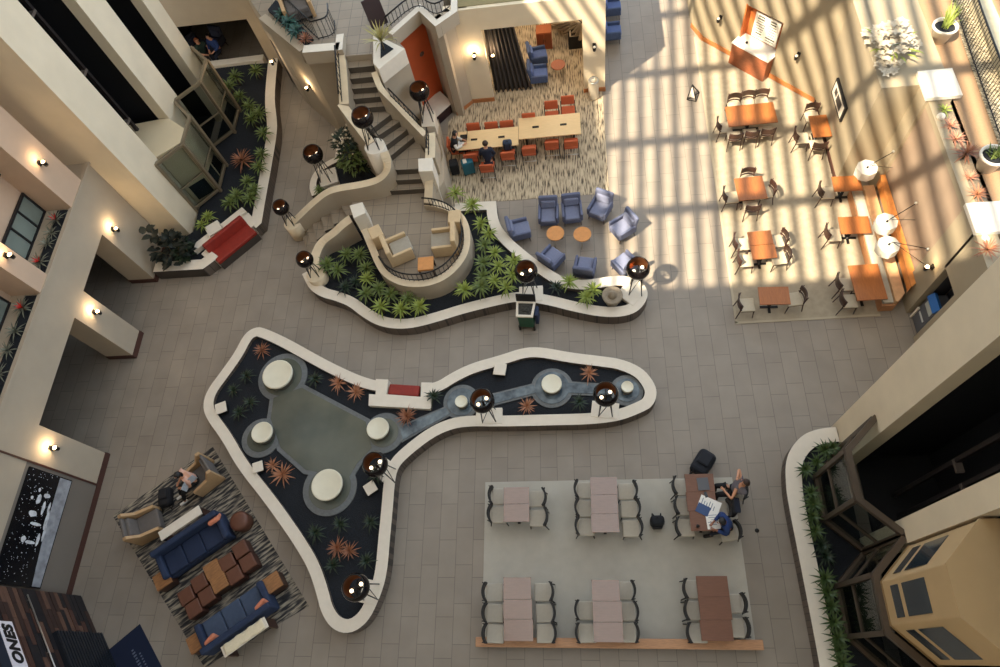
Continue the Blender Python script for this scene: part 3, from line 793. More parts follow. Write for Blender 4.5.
rim_b.prism(offset(mp, -0.13, True), 0.3, ZW + 0.02); wat.prism(mp, 0.35, ZW + 0.030)
for i, p in enumerate(POOLS):
    c = P(p[0], p[1], ZW) - ro; r = pr(p)
    rim_b.prism(circ(c, r + 0.04), 0.3, ZW + 0.02 + 0.001 * (i + 1)); wat.prism(circ(c, r - 0.14), 0.35, ZW + 0.031 + 0.001 * i)
rim_b.build('pool_rim', rim_m, root); wat.build('water', pool_w, root)
STREAM_POOLS = [(461.5, 402, 16.5), (552, 388, 19.5), (626.7, 390.5, 15)]
root2 = empty('stream_pool', P(550, 390, 0), label='three round stream pools joined by a channel in the eastern planter arm', cat='pool')
r2 = P(550, 390, 0); rb = MB(); wb = MB()
ch = [[(400, 428), (420, 419), (446, 408), (450, 414), (424, 428), (403, 440)], [(474, 400), (534, 385), (536, 393), (478, 408)], [(566, 383), (597, 385), (612, 386), (612, 394), (597, 394), (566, 393)]]
for i, c in enumerate(ch):
    q = [P(x, y, ZW) - r2 for x, y in c]
    if area(q) < 0: q = q[::-1]
    rb.prism(offset(q, -0.06, True), 0.3, ZW + 0.012); wb.prism(q, 0.35, ZW + 0.030 + .001 * i)
for i, p in enumerate(STREAM_POOLS):
    c = P(p[0], p[1], ZW) - r2; r = pr(p)
    rb.prism(circ(c, r + 0.05), 0.3, ZW + 0.014 + .001 * i); wb.prism(circ(c, r - 0.07), 0.35, ZW + 0.035 + .001 * i)
rb.build('pool_rim', rim_m, root2); wb.build('water', stream_w, root2)
# fountain drums
drum_top = mat('drum_top', srgb(228, 222, 200), 0.35, var=0.04, scale=3)
DR = [(277, 374, 14.7, 'largest white fountain drum at the far corner of the pool'), (377.4, 428, 11, 'white fountain drum beside the stream mouth'), (261.5, 432, 10.3, 'white fountain drum on the west side of the pool'), (326.5, 484.5, 15.4, 'large white fountain drum at the south end of the pool'),
      (461, 401, 6.2, 'small white fountain drum beside the red bench arm of the stream'), (551.5, 383.3, 10.2, 'white fountain drum in the middle stream pool'), (627.4, 386.4, 6.2, 'small white fountain drum in the rounded tip of the planter')]
for x, y, r, l in DR:
    zt = 0.72; p = P(x, y, zt); rr = (P(x + r, y, zt) - p).length
    root = empty('fountain_drum', (p.x, p.y, ZW), label=l, cat='fountain', group='white fountain drums')
    m = MB(); h = zt - ZW
    m.lathe((0, 0, 0), [(0, 0.02), (rr * 0.9, 0.02), (rr * 0.9, h - 0.1), (rr * 0.94, h - 0.09)], 36); m.build('drum_side', mat('drum_side', srgb(120, 112, 100), 0.6), root)
    m = MB(); m.lathe((0, 0, 0), [(rr * 0.93, h - 0.1), (rr, h - 0.08), (rr, h - 0.02), (rr * 0.97, h), (rr * 0.9, h - 0.012), (0, h - 0.012)], 36); m.build('drum_top', drum_top, root)
# small white path lights in the beds
for x, y, rz, s, l in ((221, 408, 0.35, 0.36, 'white square box light by the western bend of the planter'), (258, 467, 0.3, 0.32, 'white square box light at the inner edge behind the orange plants'), (370.5, 488, 0.6, 0.34, 'white square box light between the pool and the planter neck'), (500, 369.5, -0.15, 0.38, 'white square box light against the upper curb of the stream arm')):
    p = P(x, y, 0.55); root = empty('box_light', (p.x, p.y, 0.36), rz, l, 'light', 'white box lights')
    m = MB(); m.box((0, 0, 0.09), (s * .9, s * .9, 0.18)); m.build('base', black_metal, root)
    m = MB(); m.box((0, 0, 0.2), (s, s, 0.05)); m.build('lid', white_cap, root, bevel=0.01)

# benches
red_pad = mat('red_upholstery', srgb(138, 34, 20), 0.55, var=0.12, scale=6)
def bench(c, L, D, rz, label, back=False):
    root = empty('red_bench', c, rz, label, 'bench', 'red benches')
    m = MB(); m.box((0, 0, 0.16), (L, D, 0.32)); m.build('base', mat('bench_base', srgb(64, 56, 50), 0.7), root)
    m = MB(); m.rbox((0, 0, 0.40), (L, D, 0.16), 0.04); m.build('seat', red_pad, root)
    if back:
        m = MB(); m.rbox((0, D / 2 - 0.14, 0.62), (L, 0.2, 0.42), 0.05, rx=-0.25); m.build('backrest', red_pad, root)
    return root
c = P(404, 390.2, 0.45); bench((c.x, c.y, 0), 1.0, 0.36, heading(P(388, 388, .5), P(420, 390, .5)), 'short red bench set into the fountain planter')

# left planter under the tower
LP_OUT = [(153, 272), (202.8, 269), (214.5, 260.5), (256, 228), (261.5, 223), (267.5, 187.4), (271.4, 167), (276.8, 134), (277.2, 121), (274, 98), (277.7, 58)]
pts = chaikin([P(x, y, 0.5) for x, y in LP_OUT], False, 2, keep=(0, 1, 2, 3, 4))
root = empty('tower_planter', (pts[0].x, pts[0].y, 0), label='white topped planter running from the arcade past the red bench along the tower foot', cat='planter'); root['kind'] = 'structure'
o = Vector((pts[0].x, pts[0].y, 0)); inn = offset(pts, 0.42)
# leave a gap for the bench between the two corner points
i0 = min(range(len(pts)), key=lambda i: (pts[i] - P(214.5, 260.5, .5)).length); i1 = min(range(len(pts)), key=lambda i: (pts[i] - P(256, 228, .5)).length)
m = MB(); m.strip([p - o for p in pts[:i0 + 1]], [p - o for p in inn[:i0 + 1]], 0.0, 0.5, mside=1); m.strip([p - o for p in pts[i1:]], [p - o for p in inn[i1:]], 0.0, 0.5, mside=1)
m.build('curb_wall', [white_cap, curb_side], root)
m = MB()
for a, b, t, z in (((206.5, 64), (263, 57), 0.34, 0.503), ((144, 263), (150, 243), 0.42, 0.52), ((192, 249), (213, 233), 0.30, 0.58), ((222, 226.5), (244, 209), 0.30, 0.583), ((204, 251), (215, 259), 0.3, 0.506), ((245, 215), (254, 225), 0.3, 0.509)):
    pa, pb = P(*a, z) - o, P(*b, z) - o; cc = (pa + pb) / 2
    m.box((cc.x, cc.y, z / 2), ((pb - pa).length, t, z), rz=math.atan2((pb - pa).y, (pb - pa).x))
q = P(213, 228, .66) - o; m.box((q.x, q.y, 0.33), (0.55, 0.5, 0.66), rz=0.6)
m.build('curb_block', white_cap, root, bevel=0.012)
bed = [P(x, y, 0.4) for x, y in ((150, 262), (201, 262), (243, 217), (257, 215), (264, 187), (268, 167), (272, 134), (269, 98), (272, 62), (210, 66), (188, 55))] + [Vector((-14.4, 21, .4)), Vector((-14.4, 14.3, .4)), Vector((-15.5, 13.5, .4))]
m = MB(); m.prism([(p.x - o.x, p.y - o.y) for p in bed], 0.02, 0.36); so_ = m.build('soil_bed', soil, root); so_['kind'] = 'stuff'
a, b = P(209, 255, .3), P(250, 222, .3); c = (P(232, 242, .4)); bench((c.x, c.y, 0), 1.75, 0.85, heading(a, b), 'long red upholstered bench set into the tower planter', True)

# terrace planter
TP = [(302, 274), (309, 289), (321, 297), (335, 300.5), (349, 306), (361, 316), (377, 325.5), (395, 329), (414, 328), (440, 321), (465, 313), (500, 304.5), (519, 301), (545, 304), (575, 312), (605, 317.5), (628, 316), (641, 309), (648.5, 296.5), (646, 286), (636, 278.5), (620, 275), (600, 278), (580, 280.5), (562, 277), (545, 266), (525, 251), (508, 236), (498, 222), (496, 201), (455, 203)]
pts = chaikin([P(x, y, 0.5) for x, y in TP], False, 2, keep=(29, 30))
root = empty('terrace_planter', (pts[0].x, pts[0].y, 0), label='long white topped planter round the foot of the terrace filled with leafy plants', cat='planter'); root['kind'] = 'structure'
o = Vector((pts[0].x, pts[0].y, 0))
inn = offset(pts, 0.36 if area(pts) > 0 else -0.36)
inn = offset(pts, 0.36)
m = MB(); m.strip([p - o for p in pts], [p - o for p in inn], 0.0, 0.5, mside=1); m.build('curb_wall', [white_cap, curb_side], root)
for px, py, s, rz in ((531, 293.5, (0.78, 0.55), 0.0), (631, 293, (0.7, 0.65), -0.75)): pad(root, o, px, py, 0.5, s, rz)
m = MB()
bedp = [p for p in offset(pts, 0.2)] + [P(452, 205, .4), P(425, 205, .4), P(400, 230, .4), P(360, 215, .4), P(335, 235, .4), P(318, 260, .4)]
m.prism([(p.x - o.x, p.y - o.y) for p in bedp], 0.02, 0.36); so_ = m.build('soil_bed', soil, root); so_['kind'] = 'stuff'

# small stair planter
SP = [(312, 196), (309, 188), (311, 177), (319, 166), (332, 158.5), (341, 155)]
pts = chaikin([P(x, y, 0.5) for x, y in SP], False, 2)
root = empty('stair_planter', (pts[0].x, pts[0].y, 0), label='small white edged planter tucked behind the sweeping stair wall', cat='planter'); root['kind'] = 'structure'
o = Vector((pts[0].x, pts[0].y, 0))
m = MB(); inn = offset(pts, -0.26); m.strip([p - o for p in pts], [p - o for p in inn], 0.0, 0.5, mside=1)
q0, q1 = P(338, 158, .5), P(341.5, 130, .5); cc = (q0 + q1) / 2 - o; m.box((cc.x, cc.y, 0.25), ((q1 - q0).length, 0.25, 0.5), rz=heading(q0, q1))
m.build('curb_wall', [white_cap, curb_side], root); pad(root, o, 328, 177, 0.5, (0.7, 0.75), 0.3)
m = MB(); m.prism([(p.x - o.x, p.y - o.y) for p in [P(x, y, .4) for x, y in ((313, 195), (312, 180), (320, 168), (338, 158), (342, 131), (372, 150), (384, 170), (360, 184), (330, 188))]], 0.02, 0.36); so_ = m.build('soil_bed', soil, root); so_['kind'] = 'stuff'

# right planter
RP = [(836, 427), (828, 427.5), (815.3, 429.5), (801.7, 435.3), (790, 449), (785.5, 463), (785.5, 480), (787.5, 500), (801, 567.5), (816, 645), (822, 680), (826, 705)]
pts = chaikin([P(x, y, 0.5) for x, y in RP], False, 2)
root = empty('curved_planter', (pts[0].x, pts[0].y, 0), label='curved white topped planter along the foot of the eastern lift tower', cat='planter'); root['kind'] = 'structure'
o = Vector((pts[0].x, pts[0].y, 0)); inn = offset(pts, 0.42)
m = MB(); m.strip([p - o for p in pts], [p - o for p in inn], 0.0, 0.5, mside=1); m.build('curb_wall', [white_cap, curb_side], root)
m = MB(); m.prism([(p.x - o.x, p.y - o.y) for p in offset(pts, 0.2)] + [(6.9 - o.x, -1.2 - o.y), (6.9 - o.x, 5.9 - o.y)], 0.02, 0.36); so_ = m.build('soil_bed', soil, root); so_['kind'] = 'stuff'

# ================================================================== carpets and the dining deck
deck_m = mat('deck_carpet', srgb(184, 179, 168), 0.9, var=0.05, scale=3, bump=0.1)
m = MB(); m.box((0.42, 2.6, 0.01), (7.06, 4.2, 0.02)); m.m = 1
structure(m.build('floor_dining_mat', [deck_m, wood_trim]), 'pale grey carpet under the six long dining tables', 'carpet')
r = empty('wood_rail', (0.42, 0.40, 0), label='long oak rail along the edge of the pale grey carpet', cat='rail')
m = MB(); m.rbox((0, 0, 0.32), (7.3, 0.24, 0.06), 0.02); m.build('top', mat('oak_rail', srgb(186, 140, 104), 0.5, var=0.15, scale=6, stretch=(1, 8, 8)), r)
m = MB(); m.box((0, 0, 0.145), (7.1, 0.10, 0.29)); m.build('panel', mat('rail_panel', srgb(60, 52, 48), 0.7), r)
cream_carpet = mat('cream_carpet', srgb(166, 154, 134), 0.95, var=0.10, scale=5, bump=0.15)
m = MB(); m.prism([(4.78, 9.58), (9.0, 9.62), (9.2, 14.7), (8.68, 14.7), (8.66, 18.3), (5.2, 22.0), (4.95, 22.3)], 0.0, 0.012)
structure(m.build('floor_cream_carpet', cream_carpet), 'cream carpet under the tables beside the banquette', 'carpet')
m = MB(); e0, e1 = Vector((4.78, 9.58)), Vector((4.95, 22.3)); m.prism([(4.78, 9.55), (4.95, 22.3), (4.88, 22.3), (4.71, 9.55)], 0, 0.02); m.prism([(4.71, 9.52), (9.0, 9.56), (9.0, 9.63), (4.71, 9.6)], 0, 0.02)
structure(m.build('trim_1', mat('edge_cream', srgb(178, 166, 144), .7)), 'pale edge strip of the cream carpet', 'trim')
stripe = streak_mat('striped_carpet', [srgb(70, 62, 54), srgb(140, 126, 106), srgb(186, 170, 144), srgb(200, 184, 156)], 22, 2.6, contrast=(0.33, 0.6))
c0 = P(560, 191, 0)
m = MB(); m.prism([(-4.9, 14.95), (1.12, 14.95), (1.2, 30), (-4.3, 30), (-4.3, 19.8), (-4.9, 19.0)], 0.0, 0.012)
structure(m.build('floor_striped_carpet', stripe), 'striped brown and cream carpet of the meeting room', 'carpet')
# ================================================================== furniture kinds
walnut = mat('walnut_top', srgb(118, 84, 68), 0.2, var=0.10, scale=5, stretch=(1, 6, 1), coat=1.0)
cherry = mat('cherry_top', srgb(158, 96, 52), 0.3, var=0.14, scale=5, stretch=(6, 1, 1))
maple = mat('maple_top', srgb(226, 196, 148), 0.35, var=0.05, scale=5, stretch=(1, 6, 1))
_w = walnut.node_tree.nodes['Principled BSDF']; _w.inputs['Coat IOR'].default_value = 1.9; _w.inputs['Coat Roughness'].default_value = 0.18
walnut_no_sheen = mat('walnut_no_sheen_top', srgb(118, 80, 62), 0.5, var=0.10, scale=5, stretch=(1, 6, 1))  # same walnut without the sky sheen, imitates the tower's darker reflection
seat_grey = mat('seat_greige', srgb(186, 178, 164), 0.85, var=0.04, scale=12)
seat_cream = mat('seat_cream', srgb(190, 178, 156), 0.85, var=0.04, scale=12)
ebony = mat('ebony_wood', srgb(16, 14, 15), 0.6)
brown_wood = mat('dark_brown_wood', srgb(64, 40, 32), 0.45, var=0.1, scale=8)
orange_seat = mat('orange_upholstery', srgb(190, 92, 54), 0.75, var=0.06, scale=14)
chrome = mat('brushed_steel', srgb(190, 188, 182), 0.3, metal=0.8)
periwinkle = mat('blue_upholstery', srgb(98, 104, 130), 0.85, var=0.08, scale=14)
steel_blue = mat('steel_blue_upholstery', srgb(70, 86, 122), 0.85, var=0.08, scale=14)
beige_uph = mat('beige_upholstery', srgb(206, 180, 142), 0.85, var=0.04, scale=10)
grey_cush = mat('grey_cushion', srgb(164, 156, 142), 0.9, var=0.05, scale=12)
navy_uph = mat('navy_upholstery', srgb(34, 48, 76), 0.8, var=0.1, scale=10)
navy_pale = mat('slate_upholstery', srgb(62, 76, 100), 0.8, var=0.1, scale=10)
leather = mat('brown_leather', srgb(98, 60, 44), 0.45, var=0.12, scale=8)
rustic = mat('rustic_wood', srgb(150, 104, 64), 0.55, var=0.25, scale=6, stretch=(1, 5, 1))
salmon = mat('salmon_cushion', srgb(206, 128, 98), 0.85, var=0.06, scale=14)

def chair_root(name, label, seat_m, frame_m, back_h=(0.58, 0.84), slats=False, thick=0.055):
    root = empty(name, (0, 0, 0), 0, label, 'chair')
    m = MB(); m.rbox((0.01, 0, 0.445), (0.45, 0.46, 0.06), 0.025); m.build('seat', seat_m, root)
    m = MB(); m.box((0.01, 0, 0.405), (0.42, 0.44, 0.03)); m.build('seat_frame', frame_m, root)
    for sx in (1, -1):
        for sy in (1, -1):
            m = MB()
            if sx > 0: m.tube([(0.2, sy * 0.2, 0.41), (0.23, sy * 0.22, 0.0)], [0.02, 0.014], 6)
            else: m.tube([(-0.26, sy * 0.22, 0.86), (-0.21, sy * 0.21, 0.45), (-0.28, sy * 0.23, 0.0)], [0.014, 0.02, 0.015], 6)
            m.build('leg', frame_m, root)
    m = MB(); a = []; b = []; n = 10
    for i in range(n + 1):
        t = -1 + 2 * i / n; y = t * 0.245; x = -0.30 + 0.085 * t * t
        a.append((x, y, 0)); b.append((x + thick, y * 0.97, 0))
    m.strip(a, b, back_h[0], back_h[1])
    if slats: m.strip([(x + .012, y * .98, 0) for x, y, _ in a], [(x + .012, y * .96, 0) for x, y, _ in b], 0.52, 0.555)
    m.build('backrest', frame_m, root)
    return root
dining_chair = Kind(chair_root('dining_chair', 'x', seat_grey, ebony))
cafe_chair = Kind(chair_root('cafe_chair', 'x', seat_cream, brown_wood, (0.62, 0.84), True, 0.03))

def place_chair(kind, bx, by, rz, label, group, z=0.8, base=0.0, back=0.27):
    """the photograph shows the middle of the backrest at (bx, by)"""
    p = P(bx, by, base + z); d = Vector((math.cos(rz), math.sin(rz)))
    return kind.put((p.x + d.x * back, p.y + d.y * back, base + 0.012), rz, label, group)

def table_root(name, w, d, top_m, h=0.75, cat='table', base_m=None):
    root = empty(name, (0, 0, 0), 0, 'x', cat)
    bm_ = base_m or black_metal
    m = MB(); m.box((0, 0, h - 0.02), (w, d, 0.04)); m.build('tabletop', top_m, root, bevel=0.004)
    m = MB(); m.cyl((0, 0, 0.02), 0.045, h - 0.06, 12); m.build('pedestal', bm_, root)
    m = MB(); m.box((0, 0, 0.012), (w * .6, 0.08, 0.024)); m.box((0, 0, 0.0125), (0.08, d * .7, 0.024)); m.build('base', bm_, root)
    return root

# ------------------------------------------------------------------ six long dining tables on the pale carpet
T = {
 'north west': [(503.6, 529.3, 487, 504.1), (503.6, 529.5, 504.1, 522)],
 'north middle': [(590.3, 617.2, 477, 495), (591, 618, 495, 514), (591.2, 619, 514, 532.6)],
 'north east': [(685.3, 714.0, 474, 492), (686.6, 716, 492, 511), (690, 717.5, 511, 531)],
 'south west': [(503.4, 531.2, 577.2, 599.4), (503.4, 532.2, 599.4, 619.2), (503.8, 533.2, 619.2, 641.3)],
 'south middle': [(591.8, 619.7, 579.6, 601.2), (593, 622.4, 601.2, 622.2), (593.6, 623.3, 622.2, 642.5)],
 'south east': [(696.9, 728.2, 576, 596.9), (699.3, 731, 596.9, 620), (700.5, 732.5, 620, 641)],
}
NEAR = {'north west': 'the two-table row nearest the pool planter', 'north middle': 'the row beside the dark floor bag', 'north east': 'the row with the seated people', 'south west': 'the row at the western rail end', 'south middle': 'the staggered row at the rail', 'south east': 'the reddish row at the eastern rail end'}
ORD3 = ('north end table', 'middle table', 'south end table'); ORD2 = ('north table', 'south table')
for key, units in T.items():
    for i, (x0, x1, y0, y1) in enumerate(units):
        a, b, c, d = P(x0, y0, .75), P(x1, y0, .75), P(x1, y1, .75), P(x0, y1, .75)
        w = ((b - a).length + (c - d).length) / 2; dd = ((d - a).length + (c - b).length) / 2; cc = (a + b + c + d) / 4
        o = (ORD3 if len(units) == 3 else ORD2)[i]
        t = table_root('dining_table', w, dd - 0.006, walnut_no_sheen if key.endswith(' east') else walnut)
        t.location = (cc.x, cc.y, 0.02); t['label'] = 'walnut dining table, ' + o + ' of ' + NEAR[key]; t['group'] = 'walnut dining tables'
SEATS = {
 'north west': ([(488.8, 494), (487.8, 512.5)], [(545.3, 496), (546.8, 516)]),
 'north middle': ([(574.6, 488), (575.3, 506.5), (575.6, 525)], [(637, 488.7), (640, 507), (642.3, 526.2)]),
 'north east': ([(673.2, 484.6), (675.2, 504.4), (676.5, 525.8)], []),
 'south west': ([(482.5, 591.6), (482.5, 612), (482.6, 633)], [(552.7, 591), (554.3, 612), (555.3, 633)]),
 'south middle': ([(575.3, 609.6), (576, 633)], [(635, 589.8), (638, 610.8), (638.7, 632.5)]),
 'south east': ([(684, 588), (685.3, 609.7), (687.8, 632.5)], [(746.4, 602.5), (749.6, 627.4)]),
}
for key, (ls, rs) in SEATS.items():
    for side, arr, rz in (('west', ls, 0.0), ('east', rs, PI)):
        for i, (x, y) in enumerate(arr):
            nm = {1: ('only',), 2: ('north', 'south'), 3: ('north', 'middle', 'south')}[len(arr)][i]
            place_chair(dining_chair, x, y, rz + random.uniform(-.03, .03), 'black chair, %s one on %s side of %s' % (nm, side, NEAR[key]), 'grey seated dining chairs')

# ------------------------------------------------------------------ cherry tables on the cream carpet
def quad_table(kind_name, px, n, label, mat_=None, z=0.75, group='cherry wood tables'):
    a, b, c, d = [P(x, y, z) for x, y in px]
    cc = (a + b + c + d) / 4; u = ((b - a) + (c - d)) / 2; v = ((a - d) + (b - c)) / 2
    t = table_root(kind_name, u.length, v.length, mat_ or cherry)
    t.location = (cc.x, cc.y, 0.012); t.rotation_euler = (0, 0, math.atan2(u.y, u.x)); t['label'] = label; t['group'] = group
    return t
CT = [
 ([(724.6, 107), (772.5, 102.2), (778.5, 122), (728.8, 126.8)], 'long cherry table nearest the menu niche with seven chairs'),
 ([(734, 178.8), (761.6, 175.8), (768.2, 198), (738.8, 201)], 'square cherry table with one chair on each side'),
 ([(758, 287.1), (788, 286.8), (791, 304.1), (759.6, 304.9)], 'small cherry table at the carpet corner between two facing chairs'),
 ([(808.5, 116.2), (826.5, 114.7), (831.7, 136), (813.3, 137.5)], 'small dark cherry table against the wall with the framed picture'),
 ([(831, 176.8), (859.8, 175.7), (862.5, 190), (834.7, 191.8)], 'cherry table at the banquette under the single white drum lamp'),
 ([(838.1, 217.3), (868.2, 216.2), (871.7, 233), (840.9, 234)], 'cherry table at the banquette beside the pair of white drum lamps'),
 ([(847.2, 266), (878, 263.5), (887.5, 299.2), (857.7, 300.6)], 'largest cherry table at the southern end of the banquette'),
]
for px, l in CT: quad_table('cafe_table', px, 1, l)
A = [(747.2, 232.3), (770.3, 230.2), (777.8, 257.6), (752.7, 259.6)]
mid = lambda p, q, t=.5: (p[0] + (q[0] - p[0]) * t, p[1] + (q[1] - p[1]) * t)
quad_table('cafe_table', [A[0], A[1], mid(A[1], A[2], .49), mid(A[0], A[3], .49)], 1, 'cherry table, north half of the pair between four chairs')
quad_table('cafe_table', [mid(A[0], A[3], .51), mid(A[1], A[2], .51), A[2], A[3]], 1, 'cherry table, south half of the pair between four chairs')
S_ = -PI / 2; N_ = PI / 2
CC = [(734.8, 95.6, S_, 'west chair of three on niche side of long cherry table'), (748.6, 92.9, S_, 'middle chair of three on niche side of long cherry table'), (762.4, 91.4, S_, 'east chair of three on niche side of long cherry table'),
 (736.6, 136.2, N_, 'west chair of three on open side of long cherry table'), (752.8, 133.6, N_, 'middle chair of three on open side of long cherry table'), (769, 131.2, N_, 'east chair of three on open side of long cherry table'), (718.5, 123, 0.1, 'chair at the west head of the long cherry table'),
 (748.4, 170, S_, 'north chair of the square cherry table'), (724.6, 193, 0.05, 'west chair of the square cherry table'), (774.3, 186, PI + .15, 'east chair of the square cherry table in full sun'), (753.8, 207.5, N_, 'south chair of the square cherry table'),
 (734.9, 239.8, 0, 'northwest chair of the paired cherry tables'), (739, 256.3, 0, 'southwest chair of the paired cherry tables'), (786.2, 234.8, PI + .15, 'northeast chair of the paired cherry tables'), (789.3, 252, PI + .1, 'southeast chair of the paired cherry tables'),
 (739.8, 301, 0, 'west chair of the small cherry table at the carpet corner'), (805, 293.5, PI + .1, 'east chair of the small cherry table at the carpet corner'),
 (812.8, 105.4, S_, 'north chair of the dark cherry table by the picture wall'), (796, 133, 0, 'west chair of the dark cherry table by the picture wall'), (821, 145, N_, 'south chair of the dark cherry table by the picture wall'),
 (820.8, 188.2, 0, 'chair facing the banquette under the single drum lamp'), (827.4, 230.5, 0, 'chair facing the banquette by the pair of drum lamps'), (838.8, 280.3, 0, 'north chair of the two at the largest cherry table'), (843, 297, 0, 'south chair of the two at the largest cherry table')]
for x, y, rz, l in CC: place_chair(cafe_chair, x, y, rz, 'brown chair, ' + l, 'cream seated cafe chairs', z=0.75, back=0.25)

# banquette along the brown wall
root = empty('banquette_bench', (9.45, 9.7, 0), 0, 'long grey cushioned banquette with an oak back along the brown wall', 'bench')
def rel(poly): return [(x - 9.45, y - 9.7) for x, y in poly]
m = MB(); m.prism(rel([(8.95, 9.72), (9.35, 9.72), (9.62, 10.0), (9.66, 14.1), (8.95, 14.1)]), 0.012, 0.36); m.build('base', mat('oak_panel', srgb(176, 124, 84), 0.5, var=0.12, scale=6), root)
m = MB(); m.prism(rel([(8.97, 9.78), (9.28, 9.78), (9.28, 14.08), (8.97, 14.08)]), 0.36, 0.46); m.build('seat', mat('banquette_grey', srgb(178, 172, 158), 0.85, var=0.06, scale=8), root, bevel=0.02)
m = MB(); m.prism(rel([(9.29, 9.76), (9.36, 9.76), (9.6, 10.02), (9.62, 14.08), (9.29, 14.08)]), 0.36, 0.55); m.build('back_ledge', mat('oak_light', srgb(206, 164, 122), 0.5, var=0.12, scale=6), root)
m = MB(); m.prism(rel([(9.62, 10.0), (9.82, 10.2), (9.82, 14.1), (9.70, 14.1), (9.68, 10.1)]), 0.55, 0.95); m.prism(rel([(9.60, 9.98), (9.82, 10.14), (9.82, 14.12), (9.66, 14.12)]), 0.95, 1.0); m.build('backrest', mat('oak_orange', srgb(214, 138, 72), 0.45, var=0.12, scale=6), root)

# drum lamps on wall arms
drum_w = mat('lamp_drum_white', srgb(226, 220, 208), 0.7)
for i, (sx, sy, wx, wy, l) in enumerate(((867.5, 167.5, 902, 161, 'white octagonal drum lamp standing alone above the banquette'), (887, 221.5, 917, 203, 'white octagonal drum lamp, northern one of the pair'), (889, 244.5, 929, 249, 'white octagonal drum lamp, southern one of the pair'))):
    zt = 1.95; p = P(sx, sy, zt)
    r = empty('drum_lamp', (p.x, p.y, zt), 0, l, 'lamp', 'white drum lamps on wall arms')
    m = MB(); m.lathe((0, 0, 0), [(0.31, -0.30), (0.31, 0.0), (0.30, 0.0), (0.05, -0.012), (0.295, -0.04)], 8, smooth=False); m.lathe((0, 0, -0.015), [(0, 0), (0.30, 0)], 8, smooth=False); m.build('lamp_shade', drum_w, r)
    m = MB(); m.cyl((0, 0, -0.015), 0.03, 0.05, 10); m.build('finial', black_metal, r)
    m = MB(); wl = on_x(wx, wy, 9.83) if wx > 905 else Vector((9.74, p.y + 0.5, 2.0))
    wv = wl - Vector((p.x, p.y, zt)); m.tube([(0, 0, -0.02), (0.05, 0, 0.12), tuple(wv)], 0.012, 5); m.tube([(0.1, 0.0, 0.08), (wv.x, wv.y - 0.35, wv.z - 0.35)], 0.008, 5); m.build('arm', black_metal, r)
    m = MB(); m.sphere(tuple(wv - Vector((0.03, 0, 0))), 0.05, 10); m.build('mount', chrome, r)

# ------------------------------------------------------------------ conference table and orange chairs
def conf_table(px, label):
    a, b, c, d = [P(x, y, .75) for x, y in px]
    cc = (a + b + c + d) / 4; u = ((b - a) + (c - d)) / 2; v = ((a - d) + (b - c)) / 2; w, dd = u.length, v.length
    t = empty('meeting_table', (cc.x, cc.y, 0.012), math.atan2(u.y, u.x), label, 'table', 'maple meeting tables')
    m = MB(); m.box((0, 0, 0.73), (w, dd, 0.04)); m.build('tabletop', maple, t, bevel=0.004)
    for sx in (-1, 1):
        m = MB(); m.box((sx * (w / 2 - 0.25), 0, 0.36), (0.07, dd * .6, 0.70)); m.build('leg', black_metal, t)
    for sx in ((-.25, .25) if w > 1.2 else (0,)):
        m = MB(); m.box((sx * w * 0.9, 0, 0.756), (0.24, 0.09, 0.014)); m.build('socket_box', black_metal, t)
    return t
conf_table([(457.3, 131.3), (517, 127.8), (519.6, 143.6), (458, 151.6)], 'maple meeting table, western half with the laptop and the seated people')
conf_table([(517.8, 118.8), (579.5, 112.6), (581.4, 134), (519.8, 139)], 'maple meeting table, eastern half with free orange chairs')
def orange_chair():
    root = empty('orange_chair', (0, 0, 0), 0, 'x', 'chair')
    m = MB(); m.rbox((0.02, 0, 0.44), (0.48, 0.5, 0.09), 0.035); m.build('seat', orange_seat, root)
    m = MB(); m.rbox((-0.25, 0, 0.74), (0.08, 0.5, 0.36), 0.035, ry=-0.18); m.build('backrest', orange_seat, root)
    for sx in (1, -1):
        for sy in (1, -1):
            m = MB()
            if sx > 0: m.tube([(0.22, sy * 0.25, 0.40), (0.25, sy * 0.26, 0.0)], 0.016, 6)
            else: m.tube([(-0.23, sy * 0.265, 0.72), (-0.2, sy * 0.26, 0.42), (-0.29, sy * 0.27, 0.0)], 0.016, 6)
            m.build('leg', ebony, root)
    m = MB(); m.tube([(-0.255, -0.265, 0.16), (-0.255, 0.265, 0.16)], 0.014, 6); m.build('stretcher', chrome, root)
    return root
orange = Kind(orange_chair())
for x, y, rz, l in ((551, 103.5, S_, 'orange chair on the window side, second from the east end'), (567.5, 98.5, S_, 'orange chair on the window side nearest the column'), (528.5, 115.8, S_, 'orange chair half hidden behind the middle of the meeting table'), (506.5, 123.2, S_, 'orange chair showing only its back behind the dark backpack'), (491, 124.6, S_, 'orange chair behind the table, second from the west end'), (473, 125.6, S_, 'orange chair behind the table nearest the laptop'),
  (571, 143, N_, 'orange chair on the open side nearest the sunlight'), (551.5, 144, N_, 'orange chair on the open side, second from the east end'), (528.5, 150, N_, 'orange chair pulled out on the open side of the table joint'), (507, 154.5, N_, 'orange chair holding the dark backpack'), (486, 167, N_, 'orange chair with the person in the dark suit'), (470, 156.5, N_, 'orange chair behind the teal suitcase')):
    place_chair(orange, x, y, rz, l, 'orange meeting chairs', z=0.8, back=0.27)

